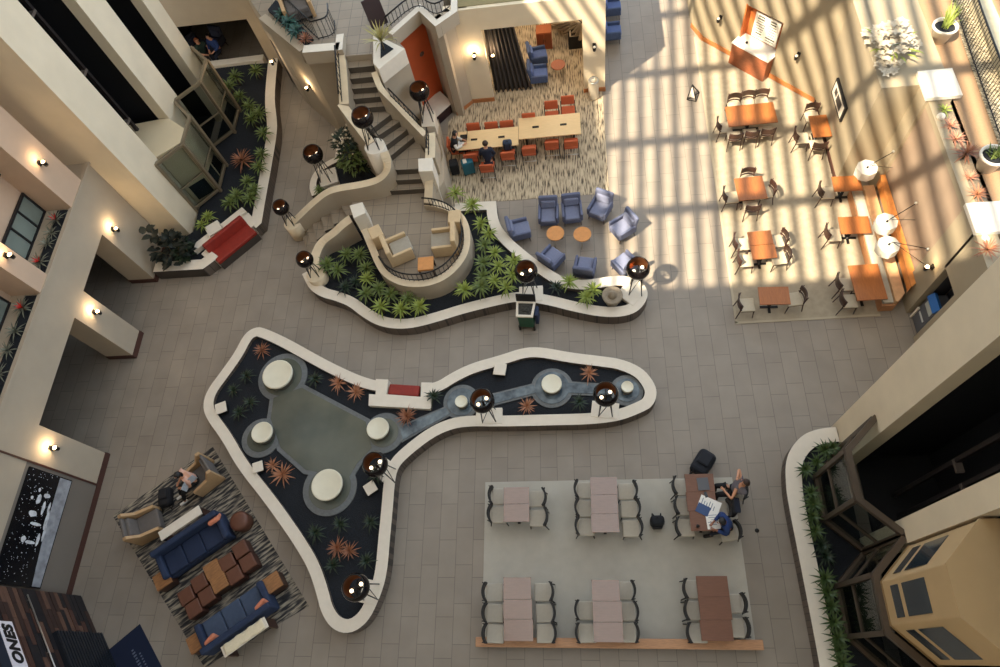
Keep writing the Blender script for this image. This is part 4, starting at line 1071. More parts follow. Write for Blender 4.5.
# ------------------------------------------------------------------ blue armchairs
def club_chair(body, seat):
    root = empty('blue_armchair', (0, 0, 0), 0, 'x', 'armchair')
    m = MB(); m.rbox((0.02, 0, 0.28), (0.66, 0.58, 0.16), 0.03); m.build('frame', body, root)
    m = MB(); m.rbox((0.06, 0, 0.42), (0.60, 0.52, 0.14), 0.045); m.build('seat', seat, root)
    m = MB(); m.rbox((-0.31, 0, 0.62), (0.13, 0.66, 0.66), 0.045, ry=-0.2); m.build('backrest', body, root)
    m = MB(); m.rbox((-0.24, 0, 0.66), (0.10, 0.50, 0.30), 0.045, ry=-0.2); m.build('back_cushion', seat, root)
    for sy in (1, -1):
        m = MB(); m.rbox((0.0, sy * 0.31, 0.44), (0.66, 0.09, 0.34), 0.035); m.build('arm', body, root)
    for sx in (1, -1):
        for sy in (1, -1):
            m = MB(); m.tube([(sx * 0.27, sy * 0.27, 0.22), (sx * 0.3, sy * 0.29, 0.0)], [0.022, 0.014], 6); m.build('leg', brown_wood, root)
    return root
peri_seat = mat('pale_blue_cushion', srgb(118, 124, 150), 0.85, var=0.06, scale=14)
blue_chair = Kind(club_chair(periwinkle, peri_seat))
def put_arm(kind, x, y, rz, label, group, z=0.42, base=0.0, scale=None):
    p = P(x, y, base + z); return kind.put((p.x, p.y, base), rz, label, group, scale)
for x, y, rz, l in ((519.5, 229.5, 0.2, 'blue armchair nearest the corner of the terrace planter'), (548.5, 214, S_ - .03, 'blue armchair with its back to the carpet, western of the two'), (572, 211.5, S_ + .05, 'blue armchair with its back to the carpet, eastern of the two'), (600, 208, S_ - .5, 'pale blue armchair in the sun beside the carpet corner'), (622.5, 227, PI + .55, 'pale blue armchair in the sun facing the round tables'),
  (551.5, 258, 0.85, 'blue armchair against the planter curb facing the round tables'), (584.8, 267, 1.35, 'blue armchair with its back to the narrow end of the planter'), (625, 264, 2.2, 'blue armchair partly under the globe lamp at the planter tip')):
    put_arm(blue_chair, x, y, rz, l, 'blue lounge armchairs')
steel = Kind(club_chair(steel_blue, mat('blue_seat', srgb(84, 104, 156), 0.85, var=0.08, scale=14)))
for x, y, rz, l in ((538, 55.5, 0.12, 'deep blue armchair in the meeting room, farther from the table'), (538.5, 74, 0.0, 'deep blue armchair in the meeting room, nearer the table'), (612, 7, 0, 'deep blue armchair at the dim column corner, farther one'), (612, 31, 0, 'deep blue armchair at the dim column corner, nearer one')):
    put_arm(steel, x, y, rz, l, 'deep blue armchairs')
def round_table(x, y, r, h, label, top=None, base=0.0):
    p = P(x, y, base + h); root = empty('round_side_table', (p.x, p.y, base), 0, label, 'side table', 'round side tables')
    m = MB(); m.lathe((0, 0, 0), [(0, h - .035), (r, h - .035), (r, h), (0, h)], 28, smooth=False); m.build('tabletop', top or rustic_o, root)
    for k in range(3):
        a = k * 2 * PI / 3 + .4; m = MB(); m.tube([(r * .6 * math.cos(a), r * .6 * math.sin(a), h - .03), (r * .85 * math.cos(a), r * .85 * math.sin(a), 0)], 0.016, 6); m.build('leg', seat_cream, root)
rustic_o = mat('honey_wood', srgb(206, 140, 76), 0.4, var=0.1, scale=6)
round_table(555.3, 233, 0.30, 0.52, 'round honey coloured side table in the shade among the blue armchairs')
round_table(582.3, 234, 0.30, 0.52, 'round honey coloured side table in the sun edge among the blue armchairs')
round_table(558, 64.5, 0.28, 0.5, 'round reddish side table beside the deep blue meeting room armchairs', mat('red_wood', srgb(156, 84, 48), 0.4, var=0.1, scale=6))
# meeting room cabinet, small units
p = P(543.5, 29, .8); r = empty('wood_cabinet', (p.x, p.y, 0.012), 0, 'small reddish wood cabinet at the back of the meeting room', 'cabinet')
m = MB(); m.box((0, 0, 0.4), (0.62, 0.5, 0.8)); m.build('body', mat('cabinet_wood', srgb(160, 88, 46), 0.4, var=0.12, scale=5), r, bevel=0.01)
for s in (-1, 1):
    m = MB(); m.box((s * 0.15, -0.257, 0.4), (0.28, 0.02, 0.7)); dd_ = m.build('door', mat('cabinet_front', srgb(132, 66, 36), 0.4), r)
    m = MB(); m.box((s * 0.03, -0.28, 0.45), (0.02, 0.03, 0.14)); m.build('handle', black_metal, dd_)
for x, y, w_, l in ((574.5, 24, 0.45, 'white appliance box beside the tied curtain'), (499, 29, 0.45, 'grey appliance box behind the dark curtain')):
    p = P(x, y, 1.0); r = empty('appliance_box', (p.x, p.y, 0.012), 0, l, 'appliance', 'boxes at the back of the meeting room')
    m = MB(); m.box((0, 0, 0.28), (w_ + .1, 0.5, 0.56)); m.build('stand', ebony, r)
    m = MB(); m.rbox((0, 0, 0.78), (w_, 0.42, 0.44), 0.03); m.build('body', white_cap if x > 550 else MATS['grey_cushion'], r)
    m = MB(); m.box((0, -0.215, 0.78), (w_ * .7, 0.012, 0.3)); m.build('front_panel', black_metal, r)

# curtains
def curtain(p0, p1, p2, p3, zt, label, m_, folds=9, sweep=None):
    """top edge p0-p1 at zt, floor edge p2-p3"""
    root = empty('curtain', p0, 0, label, 'curtain', 'meeting room curtains')
    m = MB(); rows = 10; cols = folds * 6; vs = []
    for j in range(rows + 1):
        t = j / rows; row = []
        for i in range(cols + 1):
            s = i / cols
            a = Vector(p0).lerp(Vector(p1), s); b = Vector(p2).lerp(Vector(p3), s)
            q = a.lerp(b, t if not sweep else t ** sweep); d = (Vector(p1) - Vector(p0)).normalized(); n = Vector((-d.y, d.x, 0))
            q = q + n * 0.09 * math.sin(s * folds * 2 * PI); row.append(m.bm.verts.new(q - Vector(p0)))
        vs.append(row)
    for j in range(rows):
        for i in range(cols):
            f = m.bm.faces.new([vs[j][i], vs[j][i + 1], vs[j + 1][i + 1], vs[j + 1][i]]); f.smooth = True
    o = m.build('cloth', m_, root); sm = o.modifiers.new('thick', 'SOLIDIFY'); sm.thickness = 0.012
    m = MB(); m.tube([Vector((0, 0, 0.03)), Vector(p1) - Vector(p0) + Vector((0, 0, 0.03))], 0.02, 6); m.build('track', black_metal, root)
dark_cloth = mat('charcoal_curtain', srgb(66, 60, 58), 0.9, var=0.1, scale=6)
curtain((-3.05, 20.35, 3.25), (-2.0, 20.35, 3.25), (-3.05, 20.35, 0.03), (-1.6, 20.35, 0.03), 3.25, 'charcoal folded curtain on the west side of the meeting room opening', dark_cloth, 8)
curtain((0.30, 21.2, 2.3), (0.50, 20.9, 2.3), (-0.95, 24.0, 0.05), (0.45, 22.6, 0.05), 3.25, 'pale curtain gathered aside in the meeting room', mat('pale_curtain', srgb(176, 160, 134), 0.9, var=0.15, scale=6), 7)

# ------------------------------------------------------------------ terrace and box armchairs
def box_armchair(shell, seat, name):
    root = empty(name, (0, 0, 0), 0, 'x', 'armchair')
    m = MB(); m.rbox((-0.36, 0, 0.45), (0.16, 0.80, 0.86), 0.03); m.build('backrest', shell, root)
    for sy in (1, -1):
        m = MB(); m.rbox((0.04, sy * 0.36, 0.31), (0.72, 0.10, 0.56), 0.025); m.build('arm', shell, root)
    m = MB(); m.rbox((0.06, 0, 0.20), (0.68, 0.62, 0.22), 0.02); m.build('base', shell, root)
    m = MB(); m.rbox((0.10, 0, 0.37), (0.70, 0.61, 0.14), 0.04); m.build('seat', seat, root)
    for sx in (1, -1):
        for sy in (1, -1):
            m = MB(); m.box((sx * 0.33, sy * 0.33, 0.03), (0.05, 0.05, 0.06)); m.build('foot', ebony, root)
    return root
beige_chair = Kind(box_armchair(beige_uph, grey_cush, 'beige_armchair'))
put_arm(beige_chair, 398, 247.5, 0.42, 'beige box armchair with grey seat on the west side of the terrace', 'beige terrace armchairs', base=ZT)
put_arm(beige_chair, 444, 240, PI + .06, 'beige box armchair with grey seat on the east side of the terrace', 'beige terrace armchairs', base=ZT)
for x, y, rz, l in ((375, 231.5, 0.45, 'beige upholstered stool by the western terrace parapet'), (454, 216, 0.0, 'beige upholstered stool by the eastern terrace parapet')):
    p = P(x, y, ZT + .7); r = empty('upholstered_stool', (p.x, p.y, ZT), rz, l, 'stool', 'beige terrace stools')
    m = MB(); m.rbox((0, 0, 0.36), (0.42, 0.5, 0.68), 0.03); m.build('seat', beige_uph, r)
    m = MB(); m.box((0, 0, 0.012), (0.36, 0.42, 0.024)); m.build('base', ebony, r)
p = P(425.3, 263, ZT + .5); r = empty('square_side_table', (p.x, p.y, ZT), 0.05, 'square honey wood side table between the beige terrace armchairs', 'side table')
m = MB(); m.rbox((0, 0, 0.44), (0.52, 0.50, 0.10), 0.02); m.build('tabletop', rustic_o, r)
for sx in (1, -1):
    for sy in (1, -1):
        m = MB(); m.box((sx * .22, sy * .2, 0.2), (0.05, 0.05, 0.4)); m.build('leg', brown_wood, r)
# upper landing armchair
def wing_chair():
    root = empty('tan_armchair', (0, 0, 0), 0, 'x', 'armchair')
    shell = mat('tan_shell', srgb(186, 152, 112), 0.5, var=0.06, scale=8); taupe = mat('taupe_cushion', srgb(104, 98, 94), 0.9, var=0.06, scale=12)
    prof = [(-.46, .04), (-.46, .96), (-.34, .98), (-.12, .64), (.40, .54), (.40, .04)]
    for s in (1, -1):
        m = MB(); ya, yb = s * .32, s * .42
        m.face([(x, ya, z) for x, z in prof]); m.face([(x, yb, z) for x, z in prof])
        for i in range(6):
            a, b = prof[i], prof[(i + 1) % 6]; m.face([(a[0], ya, a[1]), (b[0], ya, b[1]), (b[0], yb, b[1]), (a[0], yb, a[1])])
        bmesh.ops.remove_doubles(m.bm, verts=list(m.bm.verts), dist=1e-4)
        m.build('side_panel', shell, root, bevel=.012)
    m = MB(); m.rbox((-.40, 0, .50), (.08, .64, .84), .03, ry=-.08); m.build('backrest', taupe, root)
    m = MB(); m.rbox((-.31, 0, .58), (.14, .60, .44), .05, ry=-.15); m.build('back_cushion', taupe, root)
    m = MB(); m.rbox((.03, 0, .21), (.74, .635, .2), .02); m.build('base', taupe, root)
    m = MB(); m.rbox((.10, 0, .37), (.68, .62, .14), .04); m.build('seat', taupe, root)
    for sx in (1, -1):
        for sy in (1, -1):
            m = MB(); m.box((sx * .34, sy * .27, .055), (.05, .05, .11)); m.build('foot', ebony, root)
    return root
tan_chair = Kind(wing_chair())

# ------------------------------------------------------------------ western lounge
rug_m = streak_mat('lounge_rug', [srgb(38, 38, 42), srgb(62, 60, 60), srgb(128, 120, 108), srgb(168, 158, 140)], 2.2, 15, rot=0.0)
q = [P(213, 447, 0), P(309, 606, 0), P(205, 668, 0), P(113, 516, 0)]
ra = heading(q[3], q[0])
r = empty('striped_rug', (q[3].x, q[3].y, 0), ra, 'dark striped rug under the navy sofas', 'rug')
mi = Matrix.Rotation(-ra, 4, 'Z')
m = MB(); m.prism([(mi @ (v - q[3]))[:2] for v in q], 0.0, 0.012); m.build('pile', rug_m, r)
def sofa(label, x, y, rz, body, seat, L=2.15):
    root = empty('navy_sofa', (0, 0, 0), rz, label, 'sofa', 'navy sofas'); p = P(x, y, .42); root.location = (p.x, p.y, 0.012)
    m = MB(); m.rbox((0.0, 0, 0.22), (0.84, L, 0.26), 0.03); m.build('base', body, root)
    m = MB(); m.rbox((-0.37, 0, 0.46), (0.18, L, 0.68), 0.05); m.build('backrest', body, root)
    for s in (-1, 1):
        m = MB(); m.rbox((0.02, s * (L / 2 - 0.09), 0.38), (0.82, 0.18, 0.44), 0.05); m.build('arm', body, root)
    w = (L - 0.38) / 3
    for k in range(3):
        m = MB(); m.rbox((0.07, (k - 1) * w, 0.41), (0.68, w - 0.015, 0.15), 0.04); m.build('seat_cushion', seat, root)
    for sx in (-1, 1):
        for s in (-1, 1):
            m = MB(); m.box((sx * .36, s * (L / 2 - .12), 0.045), (0.06, 0.06, 0.09)); m.build('foot', ebony, root)
    return root
along = heading(P(160, 560, .4), P(222, 518, .4))      # direction the sofas run
sofa('navy sofa facing the leather cubes, its back to the two tan armchairs', 194, 546, along - PI / 2, navy_uph, mat('navy_cushion', srgb(26, 40, 68), 0.8, var=0.1, scale=10))
sofa('slate blue sofa at the southern rug edge with two salmon cushions', 236, 617, along + PI / 2, navy_uph, navy_pale)
def cushion(x, y, z, rz, label, s=0.4, tilt=0.6):
    p = P(x, y, z); r = empty('throw_cushion', (p.x, p.y, z), rz, label, 'cushion', 'salmon cushions')
    m = MB(); m.rbox((0, 0, 0), (s, 0.14, s), 0.065, rx=tilt, seg=3); m.build('cover', salmon, r)
cushion(214.5, 519.5, 0.62, along, 'salmon cushion at the far end of the navy sofa', 0.38, 0.7)
cushion(213, 641, 0.62, along + .3, 'salmon cushion at the western end of the slate sofa', 0.36, -0.5)
cushion(263, 606, 0.62, along + .3, 'salmon cushion at the eastern end of the slate sofa', 0.36, -0.5)
for x, y, l, throw in ((180, 523, 'pale console table standing behind the navy sofa', False), (244.5, 637, 'pale console table with a rumpled throw behind the slate sofa', True)):
    p = P(x, y, .72); r = empty('console_table', (p.x, p.y, 0.012), along, l, 'table', 'pale console tables')
    m = MB(); m.box((0, 0, 0.69), (1.35, 0.30, 0.05)); m.build('tabletop', white_cap, r, bevel=0.008)
    for s in (-1, 1):
        m = MB(); m.box((s * .63, 0, 0.335), (0.05, 0.26, 0.67)); m.build('leg', brown_wood, r)
    if throw:
        t = empty('folded_throw', (p.x, p.y, 0.727), along, 'rumpled cream throw lying along the pale console table', 'blanket'); 
        m = MB(); n = 26; vs = []
        for i in range(n + 1):
            for j in range(6):
                vs.append(m.bm.verts.new((-0.6 + 1.2 * i / n, -0.14 + 0.056 * j + 0.02 * math.sin(i * 0.8), 0.016 + 0.022 * (0.5 + 0.5 * math.sin(i * 0.55 + j * 1.9)) * (0.4 + 0.6 * math.sin(PI * j / 5)))))
        for i in range(n):
            for j in range(5):
                f = m.bm.faces.new([vs[i * 6 + j], vs[i * 6 + j + 1], vs[i * 6 + j + 7], vs[i * 6 + j + 6]]); f.smooth = True
        o = m.build('cloth', mat('cream_throw', srgb(226, 212, 182), 0.9, var=0.05, scale=20), t); o.modifiers.new('thick', 'SOLIDIFY').thickness = 0.014
def cube(x, y, s, h, top, body, label, group, name, cat, rz=None):
    p = P(x, y, h); r = empty(name, (p.x, p.y, 0.012), along if rz is None else rz, label, cat, group)
    m = MB(); m.rbox((0, 0, h / 2 - 0.03), (s, s, h - 0.08), 0.025); m.build('base', body, r)
    m = MB(); m.rbox((0, 0, h - 0.04), (s + .005, s + .005, 0.08), 0.03 if top is leather else 0.008); m.build('top', top, r)
NM = ('west', 'south', 'north', 'east')
for (cx, cy), where in (((196, 595), 'nearer the western rug edge'), ((237, 561.5), 'nearer the pool planter')):
    for k, (dx, dy) in enumerate(((-10.2, .8), (-2.6, 13.6), (3.0, -12.3), (10.3, 1.0))):
        cube(cx + dx, cy + dy, 0.43, 0.42, leather, mat('leather_side', srgb(70, 42, 34), 0.5), 'brown leather cube, %s one of the four %s' % (NM[k], where), 'brown leather cubes', 'leather_ottoman', 'ottoman')
for x, y, l in ((212.3, 569.5, 'wood block table between the leather cubes, on the navy sofa side'), (219, 582.5, 'wood block table between the leather cubes, on the slate sofa side')):
    cube(x, y, 0.45, 0.44, rustic, brown_wood, l, 'rustic wood block tables', 'block_table', 'side table')
for x, y, l in ((162, 579.5, 'rustic wood block at the western end of the navy sofa'), (272.5, 582.5, 'rustic wood block at the eastern end of the slate sofa'), (196, 642, 'rustic wood block at the western end of the slate sofa')):
    cube(x, y, 0.46, 0.46, rustic, brown_wood, l, 'rustic wood block tables', 'block_table', 'side table')
p = P(238, 520.5, .46); r = empty('round_ottoman', (p.x, p.y, 0.012), 0, 'round brown leather pouf at the eastern end of the navy sofa', 'ottoman')
m = MB(); m.lathe((0, 0, 0), [(0, 0), (0.26, 0), (0.28, 0.03), (0.29, 0.36), (0.27, 0.43), (0.2, 0.46), (0, 0.47)], 28); m.build('body', leather, r)
m = MB(); m.lathe((0, 0, 0), [(0.285, 0.34), (0.297, 0.355), (0.285, 0.37)], 28); m.build('piping', brown_wood, r)
put_arm(tan_chair, 145.5, 524, along - .12, 'empty tan sided armchair at the western corner of the rug', 'tan sided armchairs', base=0.012)
put_arm(tan_chair, 201, 476, along + PI + .1, 'tan sided armchair with the person in black seated in it', 'tan sided armchairs', base=0.012)
put_arm(tan_chair, 296, 4, -1.2, 'tan armchair on the upper landing behind the planter railing', 'tan sided armchairs', base=ZU, scale=1.25)
# ================================================================== globe lamps
copper = mat('copper_inner', srgb(132, 84, 54), 0.32, metal=0.8)
smoke = mat('dark_globe', srgb(34, 28, 30), 0.12, metal=0.5)
bulb = mat('globe_bulb', srgb(255, 246, 230), 0.3, emit=srgb(255, 226, 184), estr=3.0)
def globe_lamp(r, hc, leg_w):
    root = empty('globe_lamp', (0, 0, 0), 0, 'x', 'lamp')
    for sx in (-1, 1):
        for sy in (-1, 1):
            m = MB(); m.tube([(sx * leg_w, sy * leg_w, 0.0), (sx * leg_w * .55, sy * leg_w * .55, hc - r * .8)], 0.018, 6); m.build('leg', black_metal, root)
    m = MB()
    for s in (-1, 1):
        m.tube([(-leg_w, s * leg_w, 0.02), (leg_w * .6, s * leg_w * .6, hc - r)], 0.012, 5); m.tube([(s * leg_w, -leg_w, 0.02), (s * leg_w * .6, leg_w * .6, hc - r)], 0.012, 5)
    m.build('brace', black_metal, root)
    a0, a1 = -0.75, 0.62
    prof = [(r * math.cos(a0 + (a1 - a0) * i / 12), hc + r * math.sin(a0 + (a1 - a0) * i / 12)) for i in range(13)]
    m = MB(); m.lathe((0, 0, 0), prof, 28); m.build('globe', smoke, root)
    ri = r * 0.95; prof = [(ri * math.cos(a0 + (a1 - a0) * i / 12), hc + ri * math.sin(a0 + (a1 - a0) * i / 12)) for i in range(13)]
    m = MB(); m.lathe((0, 0, 0), prof, 28); m.build('copper_lining', copper, root)
    m = MB(); ra = r * math.cos(a1); za = hc + r * math.sin(a1); m.lathe((0, 0, 0), [(ra * .93, za), (ra * .97, za + .02), (ra * 1.03, za), (ra * .98, za - .02), (ra * .93, za)], 28); m.build('rim', black_metal, root)
    m = MB(); m.cyl((0, 0, hc - r), 0.035, r * .95, 10); m.tube([(-r * .5, 0, hc - r * .25), (r * .5, 0, hc - r * .25)], 0.015, 6); m.tube([(0, -r * .5, hc - r * .25), (0, r * .5, hc - r * .25)], 0.015, 6); m.build('lamp_holder', black_metal, root)
    for k in range(2):
        a = k * PI + 0.6; m = MB(); m.sphere((r * .40 * math.cos(a), r * .40 * math.sin(a), hc - r * .12), r * 0.15, 12); m.build('bulb', bulb, root)
    return root
big_lamp = Kind(globe_lamp(0.36, 1.32, 0.20)); small_lamp = Kind(globe_lamp(0.29, 0.90, 0.15))
for x, y, z, k, l in ((388.5, 476, .512, big_lamp, 'copper lined globe lamp at the neck of the fountain planter by the pool'), (489, 416, .512, big_lamp, 'copper lined globe lamp beside the red bench stream arm of the fountain planter'), (605.5, 410, .512, big_lamp, 'copper lined globe lamp near the rounded tip of the fountain planter'),
  (371.5, 592, .512, big_lamp, 'copper lined globe lamp at the southern end of the fountain planter'), (636, 290, .512, big_lamp, 'copper lined globe lamp casting its round shadow at the terrace planter tip'), (530, 292.5, .512, big_lamp, 'copper lined globe lamp on the terrace planter above the green cart'),
  (291.5, 222.5, .752, small_lamp, 'smaller globe lamp on the round wall end above the steps'), (315, 273.5, .762, small_lamp, 'smaller globe lamp on the round wall end at the planter corner'), (326.5, 178, .512, big_lamp, 'copper lined globe lamp in the small planter behind the sweeping wall'),
  (374.7, 145.5, 2.562, big_lamp, 'copper lined globe lamp on the white round pedestal halfway up the stairs'), (428, 118.5, 1.402, big_lamp, 'copper lined globe lamp on the white pillar before the orange wall')):
    p = P(x, y, z); k.put((p.x, p.y, z), random.uniform(-.2, .2), l, 'globe lamps')

# ================================================================== plants
def leaf_strip(m, o, az, el, L, w, droop, seg=4, fold=0.25, twist=0.0):
    pts = []; p = Vector(o); e = el
    for i in range(seg + 1):
        pts.append(p.copy()); d = Vector((math.cos(az) * math.cos(e), math.sin(az) * math.cos(e), math.sin(e)))
        p = p + d * (L / seg); e -= droop / seg
    side = Vector((-math.sin(az), math.cos(az), 0))
    rows = []
    for i, q in enumerate(pts):
        t = i / seg; ww = w * (0.45 + 1.1 * t if t < .45 else 0.95 * (1 - t) / .55 + .02)
        rows.append((m.bm.verts.new(q + side * ww + Vector((0, 0, ww * fold))), m.bm.verts.new(q), m.bm.verts.new(q - side * ww + Vector((0, 0, ww * fold)))))
    for a, b in zip(rows, rows[1:]):
        for k in (0, 1):
            f = m.bm.faces.new([a[k], a[k + 1], b[k + 1], b[k]]); f.material_index = m.m; f.smooth = True
def leaf_mat(name, c, var=0.25):
    m = mat(name, c, 0.5, var=var, scale=3.5); return m
g_light = leaf_mat('leaf_light', srgb(132, 146, 62)); g_mid = leaf_mat('leaf_mid', srgb(94, 110, 52)); g_dark = leaf_mat('leaf_dark', srgb(30, 48, 30)); g_deep = leaf_mat('leaf_deep', srgb(24, 34, 30)); g_teal = leaf_mat('leaf_teal', srgb(44, 84, 76))
br_orange = leaf_mat('leaf_orange', srgb(172, 118, 86)); br_brown = leaf_mat('leaf_brown', srgb(150, 98, 70)); br_grey = leaf_mat('leaf_grey', srgb(122, 124, 108)); br_pink = leaf_mat('leaf_pink', srgb(176, 122, 98)); red_bract = mat('red_bract', srgb(200, 34, 26), 0.5)
stem_m = mat('plant_stem', srgb(92, 78, 52), 0.8)
def rosette(name, mleaf, n, L, w, h, seed, els=(0.1, 1.2), droop=1.0, cat='plant', bract=None):
    rnd = random.Random(seed); root = empty(name, (0, 0, 0), 0, 'x', cat)
    m = MB(); m.tube([(0, 0, 0), (0.01, 0, h)], [0.03, 0.02], 6); m.build('stem', stem_m, root)
    m = MB()
    for i in range(n):
        t = i / n; az = i * 2.39996 + rnd.uniform(-.2, .2); el = els[0] + (els[1] - els[0]) * t + rnd.uniform(-.1, .1)
        leaf_strip(m, (0, 0, h * (0.8 + .2 * t)), az, el, L * rnd.uniform(.8, 1.1) * (1 - .25 * t), w, droop * rnd.uniform(.7, 1.2))
    m.build('leaves', mleaf, root)
    if bract:
        m = MB()
        for i in range(7): leaf_strip(m, (0, 0, h), i * 0.9, 1.0, L * .55, w * 1.1, 0.3)
        m.build('flower', bract, root)
    return root
def broad_bush(name, mleaf, n, R_, h, seed, ll=0.22, lw=0.08, cat='plant'):
    rnd = random.Random(seed); root = empty(name, (0, 0, 0), 0, 'x', cat)
    m = MB()
    for k in range(5):
        a = k * 1.26; m.tube([(0, 0, 0), (R_ * .5 * math.cos(a), R_ * .5 * math.sin(a), h * rnd.uniform(.6, .9))], [0.02, 0.008], 5)
    m.build('stems', stem_m, root)
    m = MB()
    for i in range(n):
        a = rnd.uniform(0, 2 * PI); rr = R_ * math.sqrt(rnd.random()) * .8; z = h * (0.35 + .65 * rnd.random() * (1 - .4 * rr / R_))
        leaf_strip(m, (rr * math.cos(a), rr * math.sin(a), z), a + rnd.uniform(-.9, .9), rnd.uniform(-.1, .6), ll * rnd.uniform(.7, 1.2), lw, rnd.uniform(.4, 1.0), seg=3)
    m.build('leaves', mleaf, root)
    return root

K_light = [Kind(rosette('leafy_dracaena', g_light, 26, 0.48, 0.036, 0.5, s, droop=1.3)) for s in (1,)]
K_mid = [Kind(rosette('leafy_dracaena', g_mid, 30, 0.50, 0.034, 0.5, s, droop=1.3)) for s in (3,)]
K_east = Kind(rosette('leafy_dracaena', leaf_mat('leaf_shade', srgb(62, 82, 38)), 28, 0.50, 0.034, 0.5, 6, droop=1.3))
K_dark = Kind(rosette('dark_fern', g_dark, 22, 0.36, 0.026, 0.22, 5, droop=1.2))
def plant(k, x, y, label, group, z=0.9, base=0.36, s=1.0):
    p = P(x, y, z); return k.put((p.x, p.y, base), random.uniform(0, 6.28), label, group, s * random.uniform(.92, 1.08))
def near_words(pts, names): return pts
TER = [(345, 253, 'm', 'behind the lower step wall, western one'), (358.6, 253.6, 'm', 'behind the lower step wall, eastern one'), (336.3, 269, 'm', 'large one nearest the planter corner lamp'), (326, 263.7, 'm', 'small one touching the step wall end'), (365.3, 266.4, 'm', 'tight against the western terrace wall, upper one'), (366, 277.2, 'l', 'bright one against the western terrace wall'),
 (378, 288, 'm', 'southwest of the terrace wall'), (389.6, 293, 'm', 'under the terrace wall, beside the bright pair'), (380, 305.6, 'l', 'bright one near the western curb bend'), (400.4, 308, 'l', 'bright one nearest the southern curb'), (407, 297.5, 'm', 'below the rounded terrace front'), (419, 305.6, 'l', 'bright one below the terrace front, last to the east'), (365, 292, 'm', 'in the open bed west of the terrace'), (345, 287, 'd', 'dark one in the shaded bed corner'), (356, 282, 'd', 'dark one behind the shaded corner plant'),
 (455, 191.7, 'l', 'on the striped carpet edge beside the stair wall'), (471.7, 204.4, 'l', 'at the square planter corner near the carpet'), (480.4, 222, 'l', 'first below the square planter corner'), (488, 232.6, 'l', 'second below the square planter corner'), (483.4, 244, 'm', 'between the terrace wall and the curb, upper one'), (494, 251, 'l', 'along the curb behind the first blue armchair'), (482.4, 262, 'm', 'east of the terrace wall, upper one'), (498, 264.8, 'l', 'central one of the eastern bed'), (513, 260, 'l', 'against the curb behind the lower blue armchair'),
 (482.4, 275.5, 'm', 'east of the terrace wall, middle one'), (463.9, 289, 'l', 'tucked under the eastern terrace front'), (480.4, 286, 'm', 'east of the terrace wall, lower one'), (505.8, 286, 'l', 'left of the lamp above the green cart'), (511.6, 273.6, 'l', 'behind the lamp above the green cart'), (494, 279.4, 'l', 'among the eastern cluster, lowest bright one'), (568.8, 280, 'l', 'in the narrow arm, western bright one'), (593, 288.5, 'l', 'in the narrow arm, eastern bright one'), (586.6, 296, 'l', 'in the narrow arm, close to the front curb'), (556, 287, 'd', 'small dark one at the start of the narrow arm')]
for x, y, k, l in TER:
    kk = {'m': K_mid[0], 'l': K_light[0], 'd': K_dark}[k]
    plant(kk, x, y, 'leafy plant in the terrace planter, ' + l, 'leafy plants of the terrace planter', s=0.92 if k != 'd' else 1.1, base=0.36, z=0.9 if k != 'd' else 0.6)
TOW = [(254.8, 69, 'behind the pier, top of the bed'), (234.4, 75, 'north end, middle of the bed'), (228, 84, 'north end nearest the glass screen'), (238.2, 94, 'second row from the north'), (248.4, 105, 'third row, glass side'), (258.6, 112, 'third row, curb side'), (250, 117, 'third row, between the two'), (262.4, 132, 'at the curb bend'), (259.9, 152, 'curb side, just past the bend'), (257.3, 165, 'curb side behind the orange plant'), (252, 188, 'near the red bench, curb side'), (246, 180, 'near the red bench, upper one'), (248.4, 197, 'just above the red bench back'), (236, 195, 'near the red bench, glass side'), (228, 201, 'against the foot of the glass screen'), (206, 214, 'pale one between the tower wall and the white block'), (199, 222, 'small pale one at the tower corner')]
for i, (x, y, l) in enumerate(TOW):
    plant(K_light[0] if i > 14 else K_mid[0], x, y, 'leafy plant in the tower planter, ' + l, 'leafy plants of the tower planter', s=.8 if i > 14 else .95)
EAS = [(823, 449, 'northern end, central one'), (815, 461, 'northern end, second one'), (804, 468, 'northern end against the outer curb'), (831, 446, 'northern end against the tower'), (809.5, 491, 'first below the glass screen corner'), (811.4, 503, 'second below the glass screen corner'), (811, 515, 'third below the glass screen corner'), (814, 530, 'beside the notch of the two screens, upper'), (823, 578, 'south of the screen notch, first'), (826, 592, 'south of the screen notch, second'), (830, 606, 'south of the screen notch, third'), (832.5, 622, 'south of the screen notch, fourth'), (836, 637, 'near the picture bottom, upper one'), (839, 650, 'near the picture bottom, middle one'), (841, 663, 'last one at the picture bottom')]
for x, y, l in EAS: plant(K_east, x + 4, y, 'leafy plant in the curved planter, ' + l, 'leafy plants of the curved planter', s=.74)
for x, y, l in ((826, 556, 'dark fern in the notch between the two glass screens'), (822, 545, 'dark fern under the outer glass screen'), (246, 376, 'dark fern west of the largest drum, upper one'), (232.5, 390, 'dark fern by the western planter bend'), (249, 402, 'dark fern west of the pool rim'), (238.5, 412.5, 'dark fern beside the white box light'), (339.4, 524, 'dark fern below the southern drum'), (315, 532.6, 'dark fern at the southwest curb'), (369.8, 522, 'dark fern at the southeast curb'), (365.6, 561, 'dark fern above the southern lamp'), (332, 565, 'dark fern at the narrow southern bed'), (315, 379, 'dark fern between the largest drum and the orange pair'), (579, 402, 'dark fern beside the middle stream pool'), (376, 474, 'dark fern beneath the neck lamp'), (433, 396, 'dark fern beside the red bench corner')):
    plant(K_dark, x, y, l, 'dark ferns', z=.6, s=1.0)
bro = Kind(rosette('bromeliad', br_orange, 30, 0.40, 0.022, 0.18, 11, els=(0.0, 1.2), droop=0.5)); bro_b = Kind(rosette('bromeliad', br_brown, 34, 0.46, 0.022, 0.2, 12, els=(0.0, 1.2), droop=0.5))
